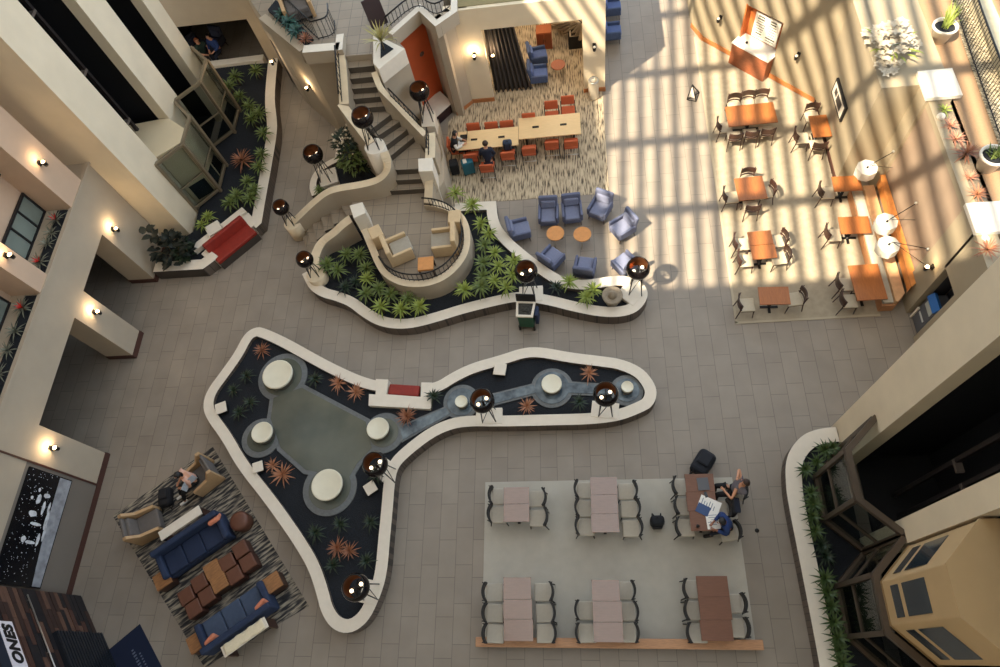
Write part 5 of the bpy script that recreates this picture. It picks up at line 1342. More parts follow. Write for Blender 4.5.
for x, y, k, l, s in ((261.5, 350, bro_b, 'rusty bromeliad at the northern tip of the fountain planter', .8), (338, 383, bro, 'orange bromeliad, western one of the pair by the upper curb', .95), (355.8, 392, bro, 'orange bromeliad, eastern one of the pair by the upper curb', .95), (406.7, 416.5, bro_b, 'rusty bromeliad below the red bench', .9), (272, 465, bro, 'orange bromeliad beside the white box light on the west curb', .8), (283, 475, bro, 'large orange bromeliad at the west curb', 1.15), (589, 373, bro, 'orange bromeliad by the upper curb of the stream arm', .95), (526.8, 406, bro, 'orange bromeliad between the lamp and the middle stream pool', .95), (337, 548, bro_b, 'faded bromeliad in the southern bed, western one', .85), (349, 551, bro_b, 'faded bromeliad in the southern bed, eastern one', .75)):
    plant(k, x, y, l, 'bromeliads of the fountain planter', z=.55, s=s)
plant(bro_b, 241, 159, 'large rusty bromeliad at the glass screens of the tower planter', None, z=.7, s=1.35)
# ledge plants
gb = Kind(rosette('bromeliad', br_grey, 24, 0.42, 0.026, 0.12, 21, els=(0.1, 1.2), droop=.6)); rb_ = Kind(rosette('bromeliad', br_grey, 22, 0.44, 0.028, 0.14, 22, els=(0.1, 1.1), droop=.6, bract=red_bract))
for x, y, k, l, s in ((62, 216, rb_, 'red flowering bromeliad at the tower end of the window ledge', .9), (55.5, 229, gb, 'grey bromeliad second from the tower on the ledge', .8), (50, 240, gb, 'grey bromeliad in the middle of the first ledge bay', .8), (44, 259, rb_, 'red flowering bromeliad beside the lower pilaster', .95), (27, 305, rb_, 'red flowering bromeliad just below the lamp pilaster', .95), (20, 328, gb, 'grey bromeliad, second in the lower ledge bay', .85), (13, 347, gb, 'grey bromeliad, third in the lower ledge bay', .85), (6, 371, gb, 'grey bromeliad, fourth in the lower ledge bay', .85), (2, 389, gb, 'grey bromeliad at the picture edge of the ledge', .85)):
    p = P(x, y, 4.8); k.put((min(p.x, -15.85), p.y, 4.53), random.uniform(0, 6), l, 'bromeliads of the window ledge', s)
pk = Kind(rosette('bromeliad', br_pink, 24, 0.40, 0.024, 0.12, 31, els=(0.1, 1.2), droop=.6)); gl = Kind(rosette('bromeliad', g_light, 18, 0.34, 0.03, 0.12, 32, els=(0.1, 1.2), droop=.8))
for x, y, k, l, s in ((941.5, 108, gl, 'green plant next to the capstone on the eastern ledge', .8), (946.8, 124, pk, 'pink bromeliad below the green plant on the eastern ledge', .8), (953.8, 138, pk, 'pink bromeliad halfway along the eastern ledge', .9), (966, 154, bro_b, 'large spiky brown bromeliad on the eastern ledge', 1.05), (965, 176, pk, 'pink bromeliad below the spiky brown one on the eastern ledge', .75), (974, 194, bro, 'orange bromeliad against the lower capstone of the eastern ledge', .9), (987, 250, bro_b, 'brown bromeliad below the lower capstone beside the white ball', .9)):
    p = P(x, y, 4.2); k.put((p.x if y > 230 else max(10.15, min(10.5, p.x)), p.y, 4.02 if y < 230 else 4.04), random.uniform(0, 6), l, 'bromeliads of the eastern ledge', s)
for x, y, l in ((941, 116.5, 'white ball ornament beside the green ledge plant'), (984.5, 239, 'white ball ornament below the lower capstone')):
    p = P(x, y, 4.15); r = empty('ball_ornament', (p.x, p.y, 4.02), 0, l, 'ornament', 'white ball ornaments'); m = MB(); m.sphere((0, 0, 0.12), 0.11, 14); m.build('ball', white_cap, r); m = MB(); m.cyl((0, 0, 0), 0.05, 0.03, 10); m.build('foot', white_cap, r)
# upper landing plants
tl = Kind(rosette('leafy_dracaena', g_teal, 22, 0.5, 0.05, 0.3, 41, droop=1.2))
for x, y, l in ((280, 10, 'teal leafed plant at the top of the landing planter'), (287, 18, 'teal leafed plant in the middle of the landing planter'), (294, 27, 'teal leafed plant beside the rusty one in the landing planter')):
    p = P(x, y, ZU + .6); tl.put((p.x, p.y, ZU + .12), random.uniform(0, 6), l, 'plants of the landing planter')
p = P(304, 37, ZU + .4); bro_b.put((p.x, p.y, ZU + .12), 1.0, 'rusty bromeliad in the landing planter by the railing corner', None, .9)
yg = rosette('yellow_green_dracaena', leaf_mat('leaf_yellow', srgb(168, 158, 96)), 34, 0.85, 0.03, 0.35, 43, els=(0.5, 1.4), droop=.7)
p = P(384, 49, 4.34); yg.location = (p.x, p.y, 4.335); tag(yg, 'tall yellow green plant in the pointed white planter', 'plant')
# arcade corner plant and stair planter plants
b1 = broad_bush('rubber_plant', g_deep, 90, 0.75, 0.9, 51, 0.30, 0.11); p = P(170, 249, .9); b1.location = (p.x, p.y, .36); tag(b1, 'dark broad leafed plant in the planter beside the arcade pier', 'plant')
b2 = broad_bush('broad_leaf_bush', g_dark, 60, 0.42, 0.6, 52, 0.24, 0.07); p = P(184, 252, .7); b2.location = (p.x, p.y, .36); tag(b2, 'green bush next to the red bench end of the arcade planter', 'plant')
r = empty('rubber_tree', (0, 0, 0), 0, 'tall dark plant with round leaves against the tower corner', 'plant'); p = P(156, 238, 1.5); r.location = (p.x, p.y, .36)
m = MB(); m.tube([(0, 0, 0), (.05, .05, .6), (0, .1, 1.6)], [.03, .02, .012], 6); m.build('stem', stem_m, r)
m = MB(); rn = random.Random(5)
for i in range(16): leaf_strip(m, (rn.uniform(-.2, .2), rn.uniform(-.2, .25), .6 + i * .07), i * 2.4, .4, .34, .16, .6, seg=3)
m.build('leaves', g_deep, r)
b3 = broad_bush('flowering_shrub', g_mid, 150, 0.55, 1.2, 53, 0.26, 0.05); p = P(353, 160, 1.0); b3.location = (p.x, p.y, .36); tag(b3, 'loose green shrub in the small stair planter beside the globe lamp', 'plant')
b4 = broad_bush('flowering_shrub', g_dark, 130, 0.45, 1.9, 54, 0.30, 0.05); p = P(345, 145, 1.6); b4.location = (p.x, p.y, .36); tag(b4, 'tall shrub with pale blossoms at the back of the small stair planter', 'plant')
m = MB(); rn = random.Random(3)
for i in range(26): m.sphere((rn.uniform(-.35, .35), rn.uniform(-.35, .35), rn.uniform(.9, 2.0)), rn.uniform(.03, .06), 6)
bl = m.build('blossoms', mat('pale_blossom', srgb(226, 214, 190), .8), b4); bl['kind'] = 'stuff'
plant(K_mid[0], 318, 189, 'small plant at the white tip of the stair planter', None, z=.7, s=.6)
plant(K_dark, 366, 168, 'dark fern under the curve of the sweeping wall', None, z=.6, s=1.2)

# pots of the upper walkway
for x, y, l, k in ((945, 27, 'big white pot with tall reedy leaves near the top of the upper walkway', 0), (994, 156, 'big white pot with green leaves at the picture edge of the upper walkway', 1)):
    p = P(x, y, 4.45); r = empty('planted_pot', (p.x, p.y, 4.0), 0, l, 'pot', 'white pots of the upper walkway', scale=.62)
    m = MB(); m.lathe((0, 0, 0), [(0, 0.01), (0.36, 0.01), (0.50, 0.70), (0.56, 0.72), (0.56, 0.82), (0.47, 0.82), (0.44, 0.66), (0, 0.66)], 28); m.build('pot', white_cap, r)
    m = MB(); m.lathe((0, 0, 0), [(0, 0.7), (0.45, 0.7)], 20); m.build('earth', soil, r)
    m = MB(); rn = random.Random(k)
    for i in range(36): leaf_strip(m, (rn.uniform(-.15, .15), rn.uniform(-.15, .15), .68), rn.uniform(0, 6.28) if k else rn.gauss(0.9, .5), rn.uniform(.8, 1.4), rn.uniform(.6, 1.0) * (1.3 if not k else .7), .03 if not k else .05, .5)
    m.build('leaves', g_light if not k else g_mid, r)
# white flower arrangement on the ledge
p = P(893, 40, 4.6); r = empty('flower_arrangement', (p.x, p.y, 4.2), 0, 'large bunch of white blossoms on the ledge over the framed picture', 'flowers')
m = MB(); rn = random.Random(9)
for i in range(210):
    a = rn.uniform(0, 6.28); q = math.sqrt(rn.random()) * (1 + .35 * math.sin(3 * a + .8)); x, y = .62 * q * math.cos(a) + .1 * q * math.sin(a), .85 * q * math.sin(a); z = .15 + .8 * max(0, 1 - q * q) * rn.uniform(.3, 1)
    for k in range(4):
        leaf_strip(m, (x, y, z), k * 1.57 + i, .5, .14, .055, .9, seg=2)
m.build('blossoms', mat('white_petals', srgb(188, 178, 160), .8, var=.15, scale=6), r)
m = MB()
for i in range(26):
    a = rn.uniform(0, 6.28); q = rn.random() * .6; leaf_strip(m, (q * math.cos(a), q * math.sin(a), .25), a, .5, .4, .04, .8)
m.build('leaves', g_light, r)
m = MB(); m.lathe((0, 0, 0), [(0, 0.0), (.22, 0.0), (.26, .2), (0, .2)], 16); m.build('vase', white_cap, r)
# ================================================================== people
def skin_mesh(name, chains, mat_, parent, sub=1):
    """chains: list of [(x, y, z, radius), ...]; a chain may start with an index into the joints placed so far"""
    me = bpy.data.meshes.new(name); vs = []; es = []; rs = []; roots = []
    for ch in chains:
        prev = None
        for it in ch:
            if isinstance(it, int): prev = it; continue
            vs.append(it[:3]); rs.append(it[3]); i = len(vs) - 1
            if prev is not None: es.append((prev, i))
            else: roots.append(i)
            prev = i
    me.from_pydata(vs, es, []); me.materials.append(mat_)
    o = bpy.data.objects.new(name, me); COL.objects.link(o); o.parent = parent
    md = o.modifiers.new('skin', 'SKIN'); md.use_smooth_shade = True
    for i, sv in enumerate(me.skin_vertices[0].data):
        sv.radius = (rs[i], rs[i]); sv.use_root = i in roots
    ss = o.modifiers.new('sub', 'SUBSURF'); ss.levels = sub; ss.render_levels = sub
    return o
skin_tone = mat('skin_tone', srgb(206, 150, 118), .55); skin_brown = mat('skin_brown', srgb(150, 100, 74), .55)
eye_m = mat('eye_dark', srgb(30, 24, 22), .3); shoe_white = mat('white_shoes', srgb(232, 230, 226), .6); shoe_dark = mat('dark_shoes', srgb(30, 28, 30), .6)
def person(loc, rz, label, shirt, trousers, hair, elbows, wrists, lean=0.0, seat=0.47, skin=None, shoes=None, sleeves=0.45, knee=0.44, foot_x=0.42, headtilt=0.0, group=None, long_hair=False, sleeve_mat=None):
    sk = skin or skin_tone
    root = empty('person', loc, rz, label, 'person', group)
    pz = seat + 0.10
    ch = Vector((lean * .42, 0, pz + .44)); nk = Vector((lean * .58 + .02, 0, pz + .60)); hd = Vector((lean * .66 + .05 + headtilt * .5, 0, pz + .73 - headtilt * .2))
    sh = [Vector((lean * .48, s * .185, pz + .51)) for s in (1, -1)]
    el = [Vector(e) + Vector((0, 0, pz)) for e in elbows]; wr = [Vector(w_) + Vector((0, 0, pz)) for w_ in wrists]
    T = lambda v, r: (v.x, v.y, v.z, r)
    body = [[(0, 0, pz, .135), (lean * .2, 0, pz + .22, .12), T(ch, .135), T(nk, .055), T(hd, .088), T(hd + Vector((-.01, 0, .09)), .075)]]
    n = 6
    for i in (0, 1):
        body.append([2, T(sh[i], .062), T(el[i], .044), T(wr[i], .028), T(wr[i] + (wr[i] - el[i]).normalized() * .07, .034)])
    for s in (1, -1):
        body.append([0, (.02, s * .095, pz - .02, .085), (knee, s * .12, pz - .02, .062), (foot_x, s * .12, .12, .040), (foot_x + .02, s * .12, .06, .04)])
    for i in (0, 1):
        d = (wr[i] - el[i]).normalized(); u = d.cross(Vector((0, 0, 1))).normalized(); pb = wr[i] + d * .08
        for k, l in enumerate((.065, .075, .07, .055)):
            q = pb + u * (.026 - .0175 * k); body.append([T(q - d * .02, .009), T(q + d * l * .5, .0085), T(q + d * l - Vector((0, 0, .015)), .0075)])
        q = wr[i] + d * .035 + u * .03 * (1 if i else -1); body.append([T(q, .010), T(q + (d * .6 + u * (1 if i else -1) * .8).normalized() * .05, .008)])
    bo = skin_mesh('body', body, sk, root)
    # face: nose, ears, eyes
    f = MB(); f.sphere(tuple(hd + Vector((.093, 0, .015))), .016, 8, sz=1.4); f.sphere(tuple(hd + Vector((-.005, .088, .01))), .022, 8, sx=.7, sy=.5, sz=1.3); f.sphere(tuple(hd + Vector((-.005, -.088, .01))), .022, 8, sx=.7, sy=.5, sz=1.3)
    f.m = 1
    for s in (1, -1): f.sphere(tuple(hd + Vector((.082, s * .034, .04))), .010, 8)
    f.m = 2; f.box(tuple(hd + Vector((.088, 0, -.03))), (.012, .045, .010))
    f.build('face', [sk, eye_m, mat('lips', srgb(170, 96, 84), .5)], root)
    # clothes
    ck = [[(0.0, 0, pz + .0, .165), (lean * .2, 0, pz + .22, .155), T(ch, .180), T(nk - Vector((0, 0, .04)), .095)]]
    for i in (0, 1):
        e2 = el[i] if sleeves > .6 else sh[i].lerp(el[i], sleeves + .35)
        c_ = [2, T(sh[i], .098), T(e2, .066)]
        if sleeves > .6: c_.append(T(el[i].lerp(wr[i], .9), .046))
        ck.append(c_)
    skin_mesh('shirt', ck, shirt, root)
    if sleeve_mat:
        for i in (0, 1): skin_mesh('sleeve', [[T(sh[i].lerp(el[i], .2), .075), T(el[i], .062), T(el[i].lerp(wr[i], .9), .048)]], sleeve_mat, root)
    tk = [[(0, 0, pz - .01, .158), (-.02, 0, pz + .08, .15)]]
    for s in (1, -1): tk.append([0, (.03, s * .10, pz - .02, .105), (knee, s * .12, pz - .015, .078), (foot_x, s * .12, .14, .058)])
    skin_mesh('trousers', tk, trousers, root)
    for s in (1, -1):
        m = MB(); m.rbox((foot_x + .07, s * .12, .045), (.27, .095, .085), .035); m.build('shoe', shoes or shoe_dark, root)
    m = MB(); t = bmesh.new(); bmesh.ops.create_uvsphere(t, u_segments=16, v_segments=10, radius=.108)
    for v in list(t.verts):
        if v.co.z < -.035 - (.06 if v.co.x < -.02 else 0) or (v.co.x > .055 and v.co.z < .05): t.verts.remove(v)
    for fc in t.faces: fc.smooth = True
    m._merge(t, Matrix.Translation(hd + Vector((-.012, 0, .045))))
    if long_hair: m.sphere(tuple(hd + Vector((-.075, 0, -.03))), .085, 12, sz=1.4, sx=.6)
    m.build('hair', hair, root)
    return root
navy_cloth = mat('navy_suit', srgb(26, 32, 50), .85); grey_shirt = mat('grey_shirt', srgb(112, 108, 116), .85, var=.06, scale=20); blue_cloth = mat('blue_sweater', srgb(34, 58, 112), .85, var=.08, scale=16); black_cloth = mat('black_cloth', srgb(22, 22, 26), .85); pink_cloth = mat('pale_pink_top', srgb(214, 168, 148), .85)
hair_b = mat('brown_hair', srgb(52, 34, 26), .6); hair_k = mat('black_hair', srgb(20, 18, 20), .5); hair_grey = mat('pale_hair', srgb(200, 190, 178), .6)
p = P(735, 487, .9); q = P(716, 486, .75)
man = person((p.x + .02, p.y, 0.02), PI, 'person in a grey shirt leaning back at the table with one hand behind the head', grey_shirt, black_cloth, hair_b, [(-.10, -.42, .55), (.16, .33, .36)], [(.0, -.18, .72), (.30, .10, .30)], lean=-.28, sleeves=.2, knee=.46, headtilt=-.06)
place_chair(dining_chair, 747, 489, PI, 'black chair under the person in the grey shirt', 'grey seated dining chairs')
place_chair(dining_chair, 731.5, 507, PI, 'black chair with a dark jacket hung over its back', 'grey seated dining chairs')
place_chair(dining_chair, 740.5, 528, PI + .18, 'black chair under the person in the blue sweater', 'grey seated dining chairs')
p = P(729, 522.5, .95)
person((p.x + .04, p.y, 0.02), PI + .15, 'person in a blue sweater bending over papers at the table corner', blue_cloth, navy_cloth, hair_k, [(.16, .27, .28), (.16, -.27, .28)], [(.40, .12, .27), (.40, -.10, .27)], lean=.35, sleeves=.7, headtilt=.05, skin=skin_brown)
# jacket, bags and papers
p = P(732.5, 506, .8); r = empty('hung_jacket', (p.x, p.y, .42), 0, 'dark jacket hanging over a chair back between the two seated people', 'jacket'); m = MB(); m.rbox((0.03, 0, .25), (.14, .48, .5), .06); m.build('cloth', black_cloth, r); m = MB(); m.rbox((.1, 0, .47), (.16, .4, .08), .035); m.build('collar', navy_cloth, r)
def backpack(x, y, z0, rz, label, col, s=1.0, lay=False, zt=None):
    p = P(x, y, z0 + .2); r = empty('backpack', (p.x, p.y, z0), rz, label, 'bag', 'dark bags'); c = mat('bag_' + label[:9], col, .8, var=.1, scale=12)
    if lay:
        m = MB(); m.rbox((0, 0, .13 * s), (.50 * s, .34 * s, .25 * s), .09 * s, seg=3); m.build('body', c, r)
        m = MB(); m.rbox((.06 * s, 0, .26 * s), (.28 * s, .24 * s, .08 * s), .035 * s); m.build('front_pocket', c, r)
        for k in (-1, 1):
            m = MB(); m.tube([(-.24 * s, k * .1, .2 * s), (-.32 * s, k * .14, .06 * s), (-.1 * s, k * .22, .03 * s)], .02, 6); m.build('strap', black_cloth, r)
    else:
        m = MB(); m.rbox((0, 0, .22 * s), (.26 * s, .36 * s, .44 * s), .09 * s, seg=3); m.build('body', c, r)
        m = MB(); m.rbox((.14 * s, 0, .15 * s), (.08 * s, .26 * s, .24 * s), .035 * s); m.build('front_pocket', c, r)
        for k in (-1, 1):
            m = MB(); m.tube([(-.12 * s, k * .09 * s, .40 * s), (-.2 * s, k * .11 * s, .22 * s), (-.12 * s, k * .1 * s, .05 * s)], .018, 6); m.build('strap', black_cloth, r)
    m = MB(); m.tube([(-.05 * s, -.05, .43 * s if not lay else .25 * s), (-.05 * s, 0, .49 * s if not lay else .3 * s), (-.05 * s, .05, .43 * s if not lay else .25 * s)], .012, 6); m.build('handle', black_cloth, r)
    return r
backpack(703, 463, 0.0, .95, 'large black backpack lying on the floor north of the occupied table', srgb(24, 28, 38), 1.5, True)
backpack(657, 521.5, 0.02, -1.57, 'small black bag standing on the pale carpet between two tables', srgb(22, 26, 34), 1.05, False)
backpack(507.5, 145, 0.50, PI / 2, 'slate blue backpack sitting on an orange chair', srgb(50, 62, 84), .95)
backpack(165, 497, 0.012, along + 1.2, 'black bag on the rug in front of the person in the tan armchair', srgb(22, 22, 28), 1.2, True)
def sheet(x, y, rz, w, h, label, z=.772, col=(240, 238, 232), thick=.006, name='paper_sheet', cat='papers', marks=None, group='papers on the table'):
    p = P(x, y, z); r = empty(name, (p.x, p.y, z), rz, label, cat, group); m = MB(); m.box((0, 0, thick / 2), (w, h, thick)); m.build('sheet', mat('sheet_%d_%d_%d' % col, srgb(*col), .6), r)
    if marks:
        m = MB()
        for i in range(marks): m.box((-.02 * (i % 2), h * (.36 - .72 * i / marks), thick + .0008), (w * (.7 - .2 * (i % 3)), h * .03, .0015))
        m.build('print', mat('print_blue', srgb(96, 110, 140), .7), r)
    return r
sheet(709, 506, -.45 + PI / 2, .42, .56, 'open white drawing sheets on the table between the two people', marks=6)
sheet(703, 509.5, -.5, .34, .26, 'blue folder under the drawing sheets', col=(58, 82, 128), thick=.012, name='folder', cat='folder')
sheet(713, 521, .05, .34, .42, 'white printed page in front of the person in blue', marks=5, z=.774)
sheet(703, 484, .05, .30, .34, 'closed grey laptop on the brown table', col=(92, 94, 100), thick=.022, name='laptop', cat='laptop', group=None)
p = P(706, 494.5, .8); r = empty('phone', (p.x, p.y, .772), .3, 'dark phone beside the grey laptop', 'phone'); m = MB(); m.rbox((0, 0, .006), (.08, .15, .011), .004); m.build('case', ebony, r); m = MB(); m.box((0, 0, .0125), (.07, .135, .001)); m.build('screen', glass_dark, r)
p = P(697.5, 526.5, .8); r = empty('coffee_cup', (p.x, p.y, .772), 0, 'dark cup on the southern unit of the occupied table', 'cup'); m = MB(); m.lathe((0, 0, 0), [(0, 0), (.032, 0), (.042, .11), (.038, .11), (.03, .01), (0, .01)], 14); m.build('cup', brown_wood, r); m = MB(); m.lathe((0, 0, 0), [(.04, .105), (.044, .115), (0, .118)], 14); m.build('lid', ebony, r)

# lounge person
p = P(195, 478.5, .6)
person((p.x - .02, p.y, 0.012), along + PI + .1, 'person in a pale top and black trousers reading in the tan armchair', pink_cloth, black_cloth, hair_k, [(.14, .27, .24), (.14, -.27, .24)], [(.36, .12, .24), (.36, -.12, .24)], lean=.12, seat=.46, shoes=shoe_white, knee=.5, foot_x=.72, sleeves=.3, long_hair=True)
p = P(191, 484, .85); r = empty('newspaper', (p.x, p.y, .80), along + .4, 'pale newspaper held by the person in the tan armchair', 'newspaper'); m = MB(); m.face([(-.25, -.02, 0), (0, .03, .02), (0, .03, .34), (-.25, -.02, .32)]); m.face([(0, .03, .02), (.25, -.02, 0), (.25, -.02, .32), (0, .03, .34)]); o = m.build('pages', mat('newsprint', srgb(176, 182, 190), .8, var=.2, scale=26), r); o.modifiers.new('t', 'SOLIDIFY').thickness = .006
# meeting table people
p = P(452, 142, .95)
person((p.x, p.y + .02, .012), 0.05, 'person in black with white sleeves working at the west end of the meeting table', black_cloth, black_cloth, hair_k, [(.14, .27, .26), (.14, -.27, .26)], [(.40, .12, .26), (.40, -.12, .26)], lean=.22, sleeves=.1, sleeve_mat=mat('white_sleeves', srgb(228, 222, 212), .85))
place_chair(orange, 448, 143.5, 0.05, 'chair at the west head of the meeting table under the person in black', 'orange meeting chairs')
p = P(486.5, 153.5, 1.0)
person((p.x, p.y - .05, .012), PI / 2, 'person in a dark navy suit sitting with the back to the open carpet', navy_cloth, navy_cloth, hair_b, [(.14, .27, .26), (.14, -.27, .26)], [(.40, .14, .26), (.40, -.14, .26)], lean=.26, sleeves=.9)
p = P(459, 138.5, .78); r = empty('laptop', (p.x + .16, p.y, .765), -PI / 2, 'open black laptop at the west end of the meeting table', 'laptop'); m = MB(); m.box((0, 0, .009), (.34, .24, .018)); m.build('keyboard_base', ebony, r); m = MB(); m.box((0, .15, .11), (.34, .012, .22), rx=-.35); sc_ = m.build('lid', ebony, r); m = MB(); m.box((0, .141, .11), (.31, .004, .19), rx=-.35); m.build('screen', glass_dark, sc_)
sheet(461, 143, 0.0, .22, .3, 'white sheet next to the black laptop on the meeting table', col=(236, 232, 222), marks=6, group=None)
# luggage
p = P(468, 166, .4); r = empty('suitcase', (p.x, p.y, .012), .25, 'teal suitcase standing behind the meeting chairs', 'suitcase'); tealm = mat('teal_shell', srgb(24, 98, 118), .45)
m = MB(); m.rbox((0, 0, .38), (.44, .30, .64), .06, seg=3); m.build('shell', tealm, r)
for k in (-1, 1):
    for j in (-1, 1):
        m = MB(); m.sphere((k * .17, j * .1, .03), .03, 8); m.build('wheel', black_metal, r)
m = MB(); m.tube([(-.09, .08, .68), (-.09, .08, .86), (.09, .08, .86), (.09, .08, .68)], .012, 6); m.build('handle', chrome, r)
m = MB(); m.rbox((-.08, -.02, .715), (.14, .2, .03), .012); m.build('luggage_tag', white_cap, r)
p = P(454, 166, .4); r = empty('trolley_bag', (p.x, p.y, .012), .15, 'black trolley bag beside the teal suitcase', 'suitcase'); m = MB(); m.rbox((0, 0, .33), (.32, .34, .56), .05); m.build('body', black_cloth, r)
for k in (-1, 1):
    m = MB(); m.sphere((k * .12, 0, .03), .03, 8); m.build('wheel', black_metal, r)
m = MB(); m.tube([(-.08, 0, .6), (-.08, 0, .74), (.08, 0, .74), (.08, 0, .6)], .012, 6); m.build('handle', black_metal, r)
# sitting room people
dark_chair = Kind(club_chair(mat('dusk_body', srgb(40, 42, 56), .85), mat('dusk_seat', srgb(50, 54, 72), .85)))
for x, y, rz, l in ((198, 46, -.6, 'dark armchair under the person in green in the dim room'), (214, 40, -1.9, 'dark armchair under the person in blue in the dim room')):
    p = P(x, y, .5); dark_chair.put((p.x, p.y, 0), rz, l, 'dark armchairs of the dim room')
p = P(199, 46, 1.0); person((p.x, p.y, 0), -.6, 'person in dark green sitting in the dim room by the tower', mat('green_top', srgb(36, 58, 52), .85), black_cloth, mat('auburn_hair', srgb(140, 74, 40), .6), [(.14, .27, .26), (.14, -.27, .26)], [(.36, .12, .2), (.36, -.12, .2)], lean=.1, long_hair=True)
p = P(213, 41, 1.0); person((p.x, p.y, 0), -1.9, 'person in blue sitting farther back in the dim room', blue_cloth, navy_cloth, hair_k, [(.14, .27, .26), (.14, -.27, .26)], [(.36, .12, .2), (.36, -.12, .2)], lean=.1, sleeves=.7)
# ================================================================== wall lamps
def sconce(pos, nrm_ang, label, group='lit wall lamps', power=22.0, lit=True):
    r = empty('wall_lamp', pos, nrm_ang, label, 'lamp', group)
    m = MB(); m.box((0.02, 0, 0), (.04, .12, .16)); m.build('backplate', black_metal, r)
    m = MB(); m.tube([(0.03, 0, 0), (.14, 0, -.02)], .02, 6); m.lathe((.16, 0, -.12), [(0, 0), (.055, 0), (.075, .16), (.065, .16), (.045, .02)], 14); m.build('cup', black_metal, r)
    m = MB(); m.sphere((.16, 0, .02), .06, 10); m.build('bulb', glow_warm if lit else white_cap, r)
    if lit:
        ld = bpy.data.lights.new('wall_lamp_light', 'POINT'); ld.energy = power; ld.color = (1, .72, .42); ld.shadow_soft_size = .07
        lo_ = bpy.data.objects.new('wall_lamp_light', ld); COL.objects.link(lo_); lo_.parent = r; lo_.location = (.20, 0, .16)
XF = -15.6
for y, z, l in ((12.85, 2.75, 'lit wall lamp on the arcade pier beside the leafy planter'), (9.86, 2.43, 'lit wall lamp on the pier between the dark openings'), (5.37, 2.43, 'lit wall lamp on the pier above the black picture')):
    sconce((XF + .0, y, z), 0, l)
for y, z, l in ((12.85, 6.1, 'lit wall lamp high on the rose pilaster beside the tower'), (9.72, 6.0, 'lit wall lamp at the picture edge on the lower rose pilaster')):
    sconce((-15.55, y, z), 0, l, power=9)
ed = P(303, 52, ZU) - P(262, 18, ZU); na = math.atan2(-ed.x, ed.y) + PI
d_ = Vector((ed.y, -ed.x, 0)).normalized()
if d_.x > 0: d_ = -d_
def on_wall(px, py, a, b):
    """where the sight line meets the upright plane over the plan line a-b"""
    d = _ray(px, py); u = Vector((b[0] - a[0], b[1] - a[1])); n = Vector((-u.y, u.x)); t = (n.x * a[0] + n.y * a[1]) / (n.x * d.x + n.y * d.y)
    return Vector((t * d.x, t * d.y, CAM_H + t * d.z))
for x, y, l in ((275, 60, 'lit wall lamp on the wall under the upper landing, next to the pier'), (310, 86, 'lit wall lamp on the wall under the upper landing, beside the doorway')):
    w_ = on_wall(x, y, mz[0], mz[1]); sconce(tuple(w_), math.atan2(d_.y, d_.x), l, power=22)
sconce((-3.5, YF - .0, 2.35), -PI / 2, 'small wall lamp left of the meeting room opening')
sconce((.85, YF - .0, 2.2), -PI / 2, 'small unlit wall lamp on the sunlit column', 'small wall lamps', lit=False)
sconce((-3.02, 20.02, 2.0), 0.3, 'small wall lamp on the inner jamb of the meeting room opening')
for x, y, a, b, l in ((721, 17, (5.2, 22.1), k0, 'small wall lamp left of the menu niche'), (799, 54, k1, (8.7, 18.38), 'small wall lamp right of the menu niche')):
    w_ = on_wall(x, y, a, b); sconce(tuple(w_), -2.33, l, 'small wall lamps', lit=False)
w_ = on_x(933, 267, 9.75); sconce(tuple(w_), PI, 'small lit wall lamp over the dark niche next to the tower', power=5)

# ================================================================== menu niche counter
uw = (Vector((k1.x, k1.y)) - Vector((k0.x, k0.y))).normalized(); L_ = (k1 - k0).length
r = empty('menu_counter', (k0.x, k0.y, 0), math.atan2(uw.y, uw.x), 'wood counter with a white top and lit menu board in the angled wall', 'counter')
m = MB(); m.box((L_ / 2, -.02, .46), (L_ + .02, .70, .92)); m.build('cabinet', mat('walnut_front', srgb(150, 88, 58), .4, var=.2, scale=6, stretch=(1, 1, 5)), r)
m = MB(); m.box((L_ / 2, -.02, .95), (L_ + .08, .76, .06)); m.build('countertop', mat('bright_white', srgb(248, 246, 240), .4), r, bevel=.008)
m = MB(); m.box((.03, .16, 1.68), (.05, .36, 1.4)); m.build('side_panel', mat('niche_wood', srgb(196, 112, 58), .4, var=.15, scale=6), r)
m = MB(); m.box((L_ / 2, .31, 1.68), (L_, .04, 1.4)); m.build('back_panel', MATS['niche_wood'], r)
m = MB(); m.box((L_ / 2 + .1, .20, 1.62), (1.05, .05, 1.02)); mb_ = m.build('menu_board', mat('menu_white', srgb(244, 240, 228), .5), r)
m = MB(); rn = random.Random(4)
for i in range(9):
    z = 2.02 - i * .1
    for k in range(2):
        w0 = rn.uniform(.22, .4); m.box((L_ / 2 + .1 - .26 + .5 * k, .173, z), (w0, .004, .05 if i in (0, 1, 7) else .022))
m.build('menu_print', mat('menu_ink', srgb(70, 66, 60), .7), r)
m = MB(); m.sphere((.42, -.12, 1.015), .05, 10); m.build('bell', ebony, r)

# ceiling lights of the meeting room
for k, (x, y) in enumerate(((-2.4, 21.6), (-.4, 21.6), (-2.4, 23.8), (-.4, 23.8))):
    r = empty('ceiling_light', (x, y, 3.95), 0, 'round recessed ceiling light of the meeting room', 'lamp', 'meeting room ceiling lights')
    m = MB(); m.lathe((0, 0, 0), [(.13, -.02), (.17, -.02), (.17, 0), (.13, 0), (.13, -.02)], 18); m.build('ring', chrome, r)
    m = MB(); m.lathe((0, 0, 0), [(0, -.012), (.13, -.012)], 18); m.build('diffuser', glow_warm, r)
    ld = bpy.data.lights.new('ceiling_light_lamp', 'POINT'); ld.energy = 55; ld.color = (1, .86, .68); ld.shadow_soft_size = .12
    lo_ = bpy.data.objects.new('ceiling_light_lamp', ld); COL.objects.link(lo_); lo_.parent = r; lo_.location = (0, 0, -.2)
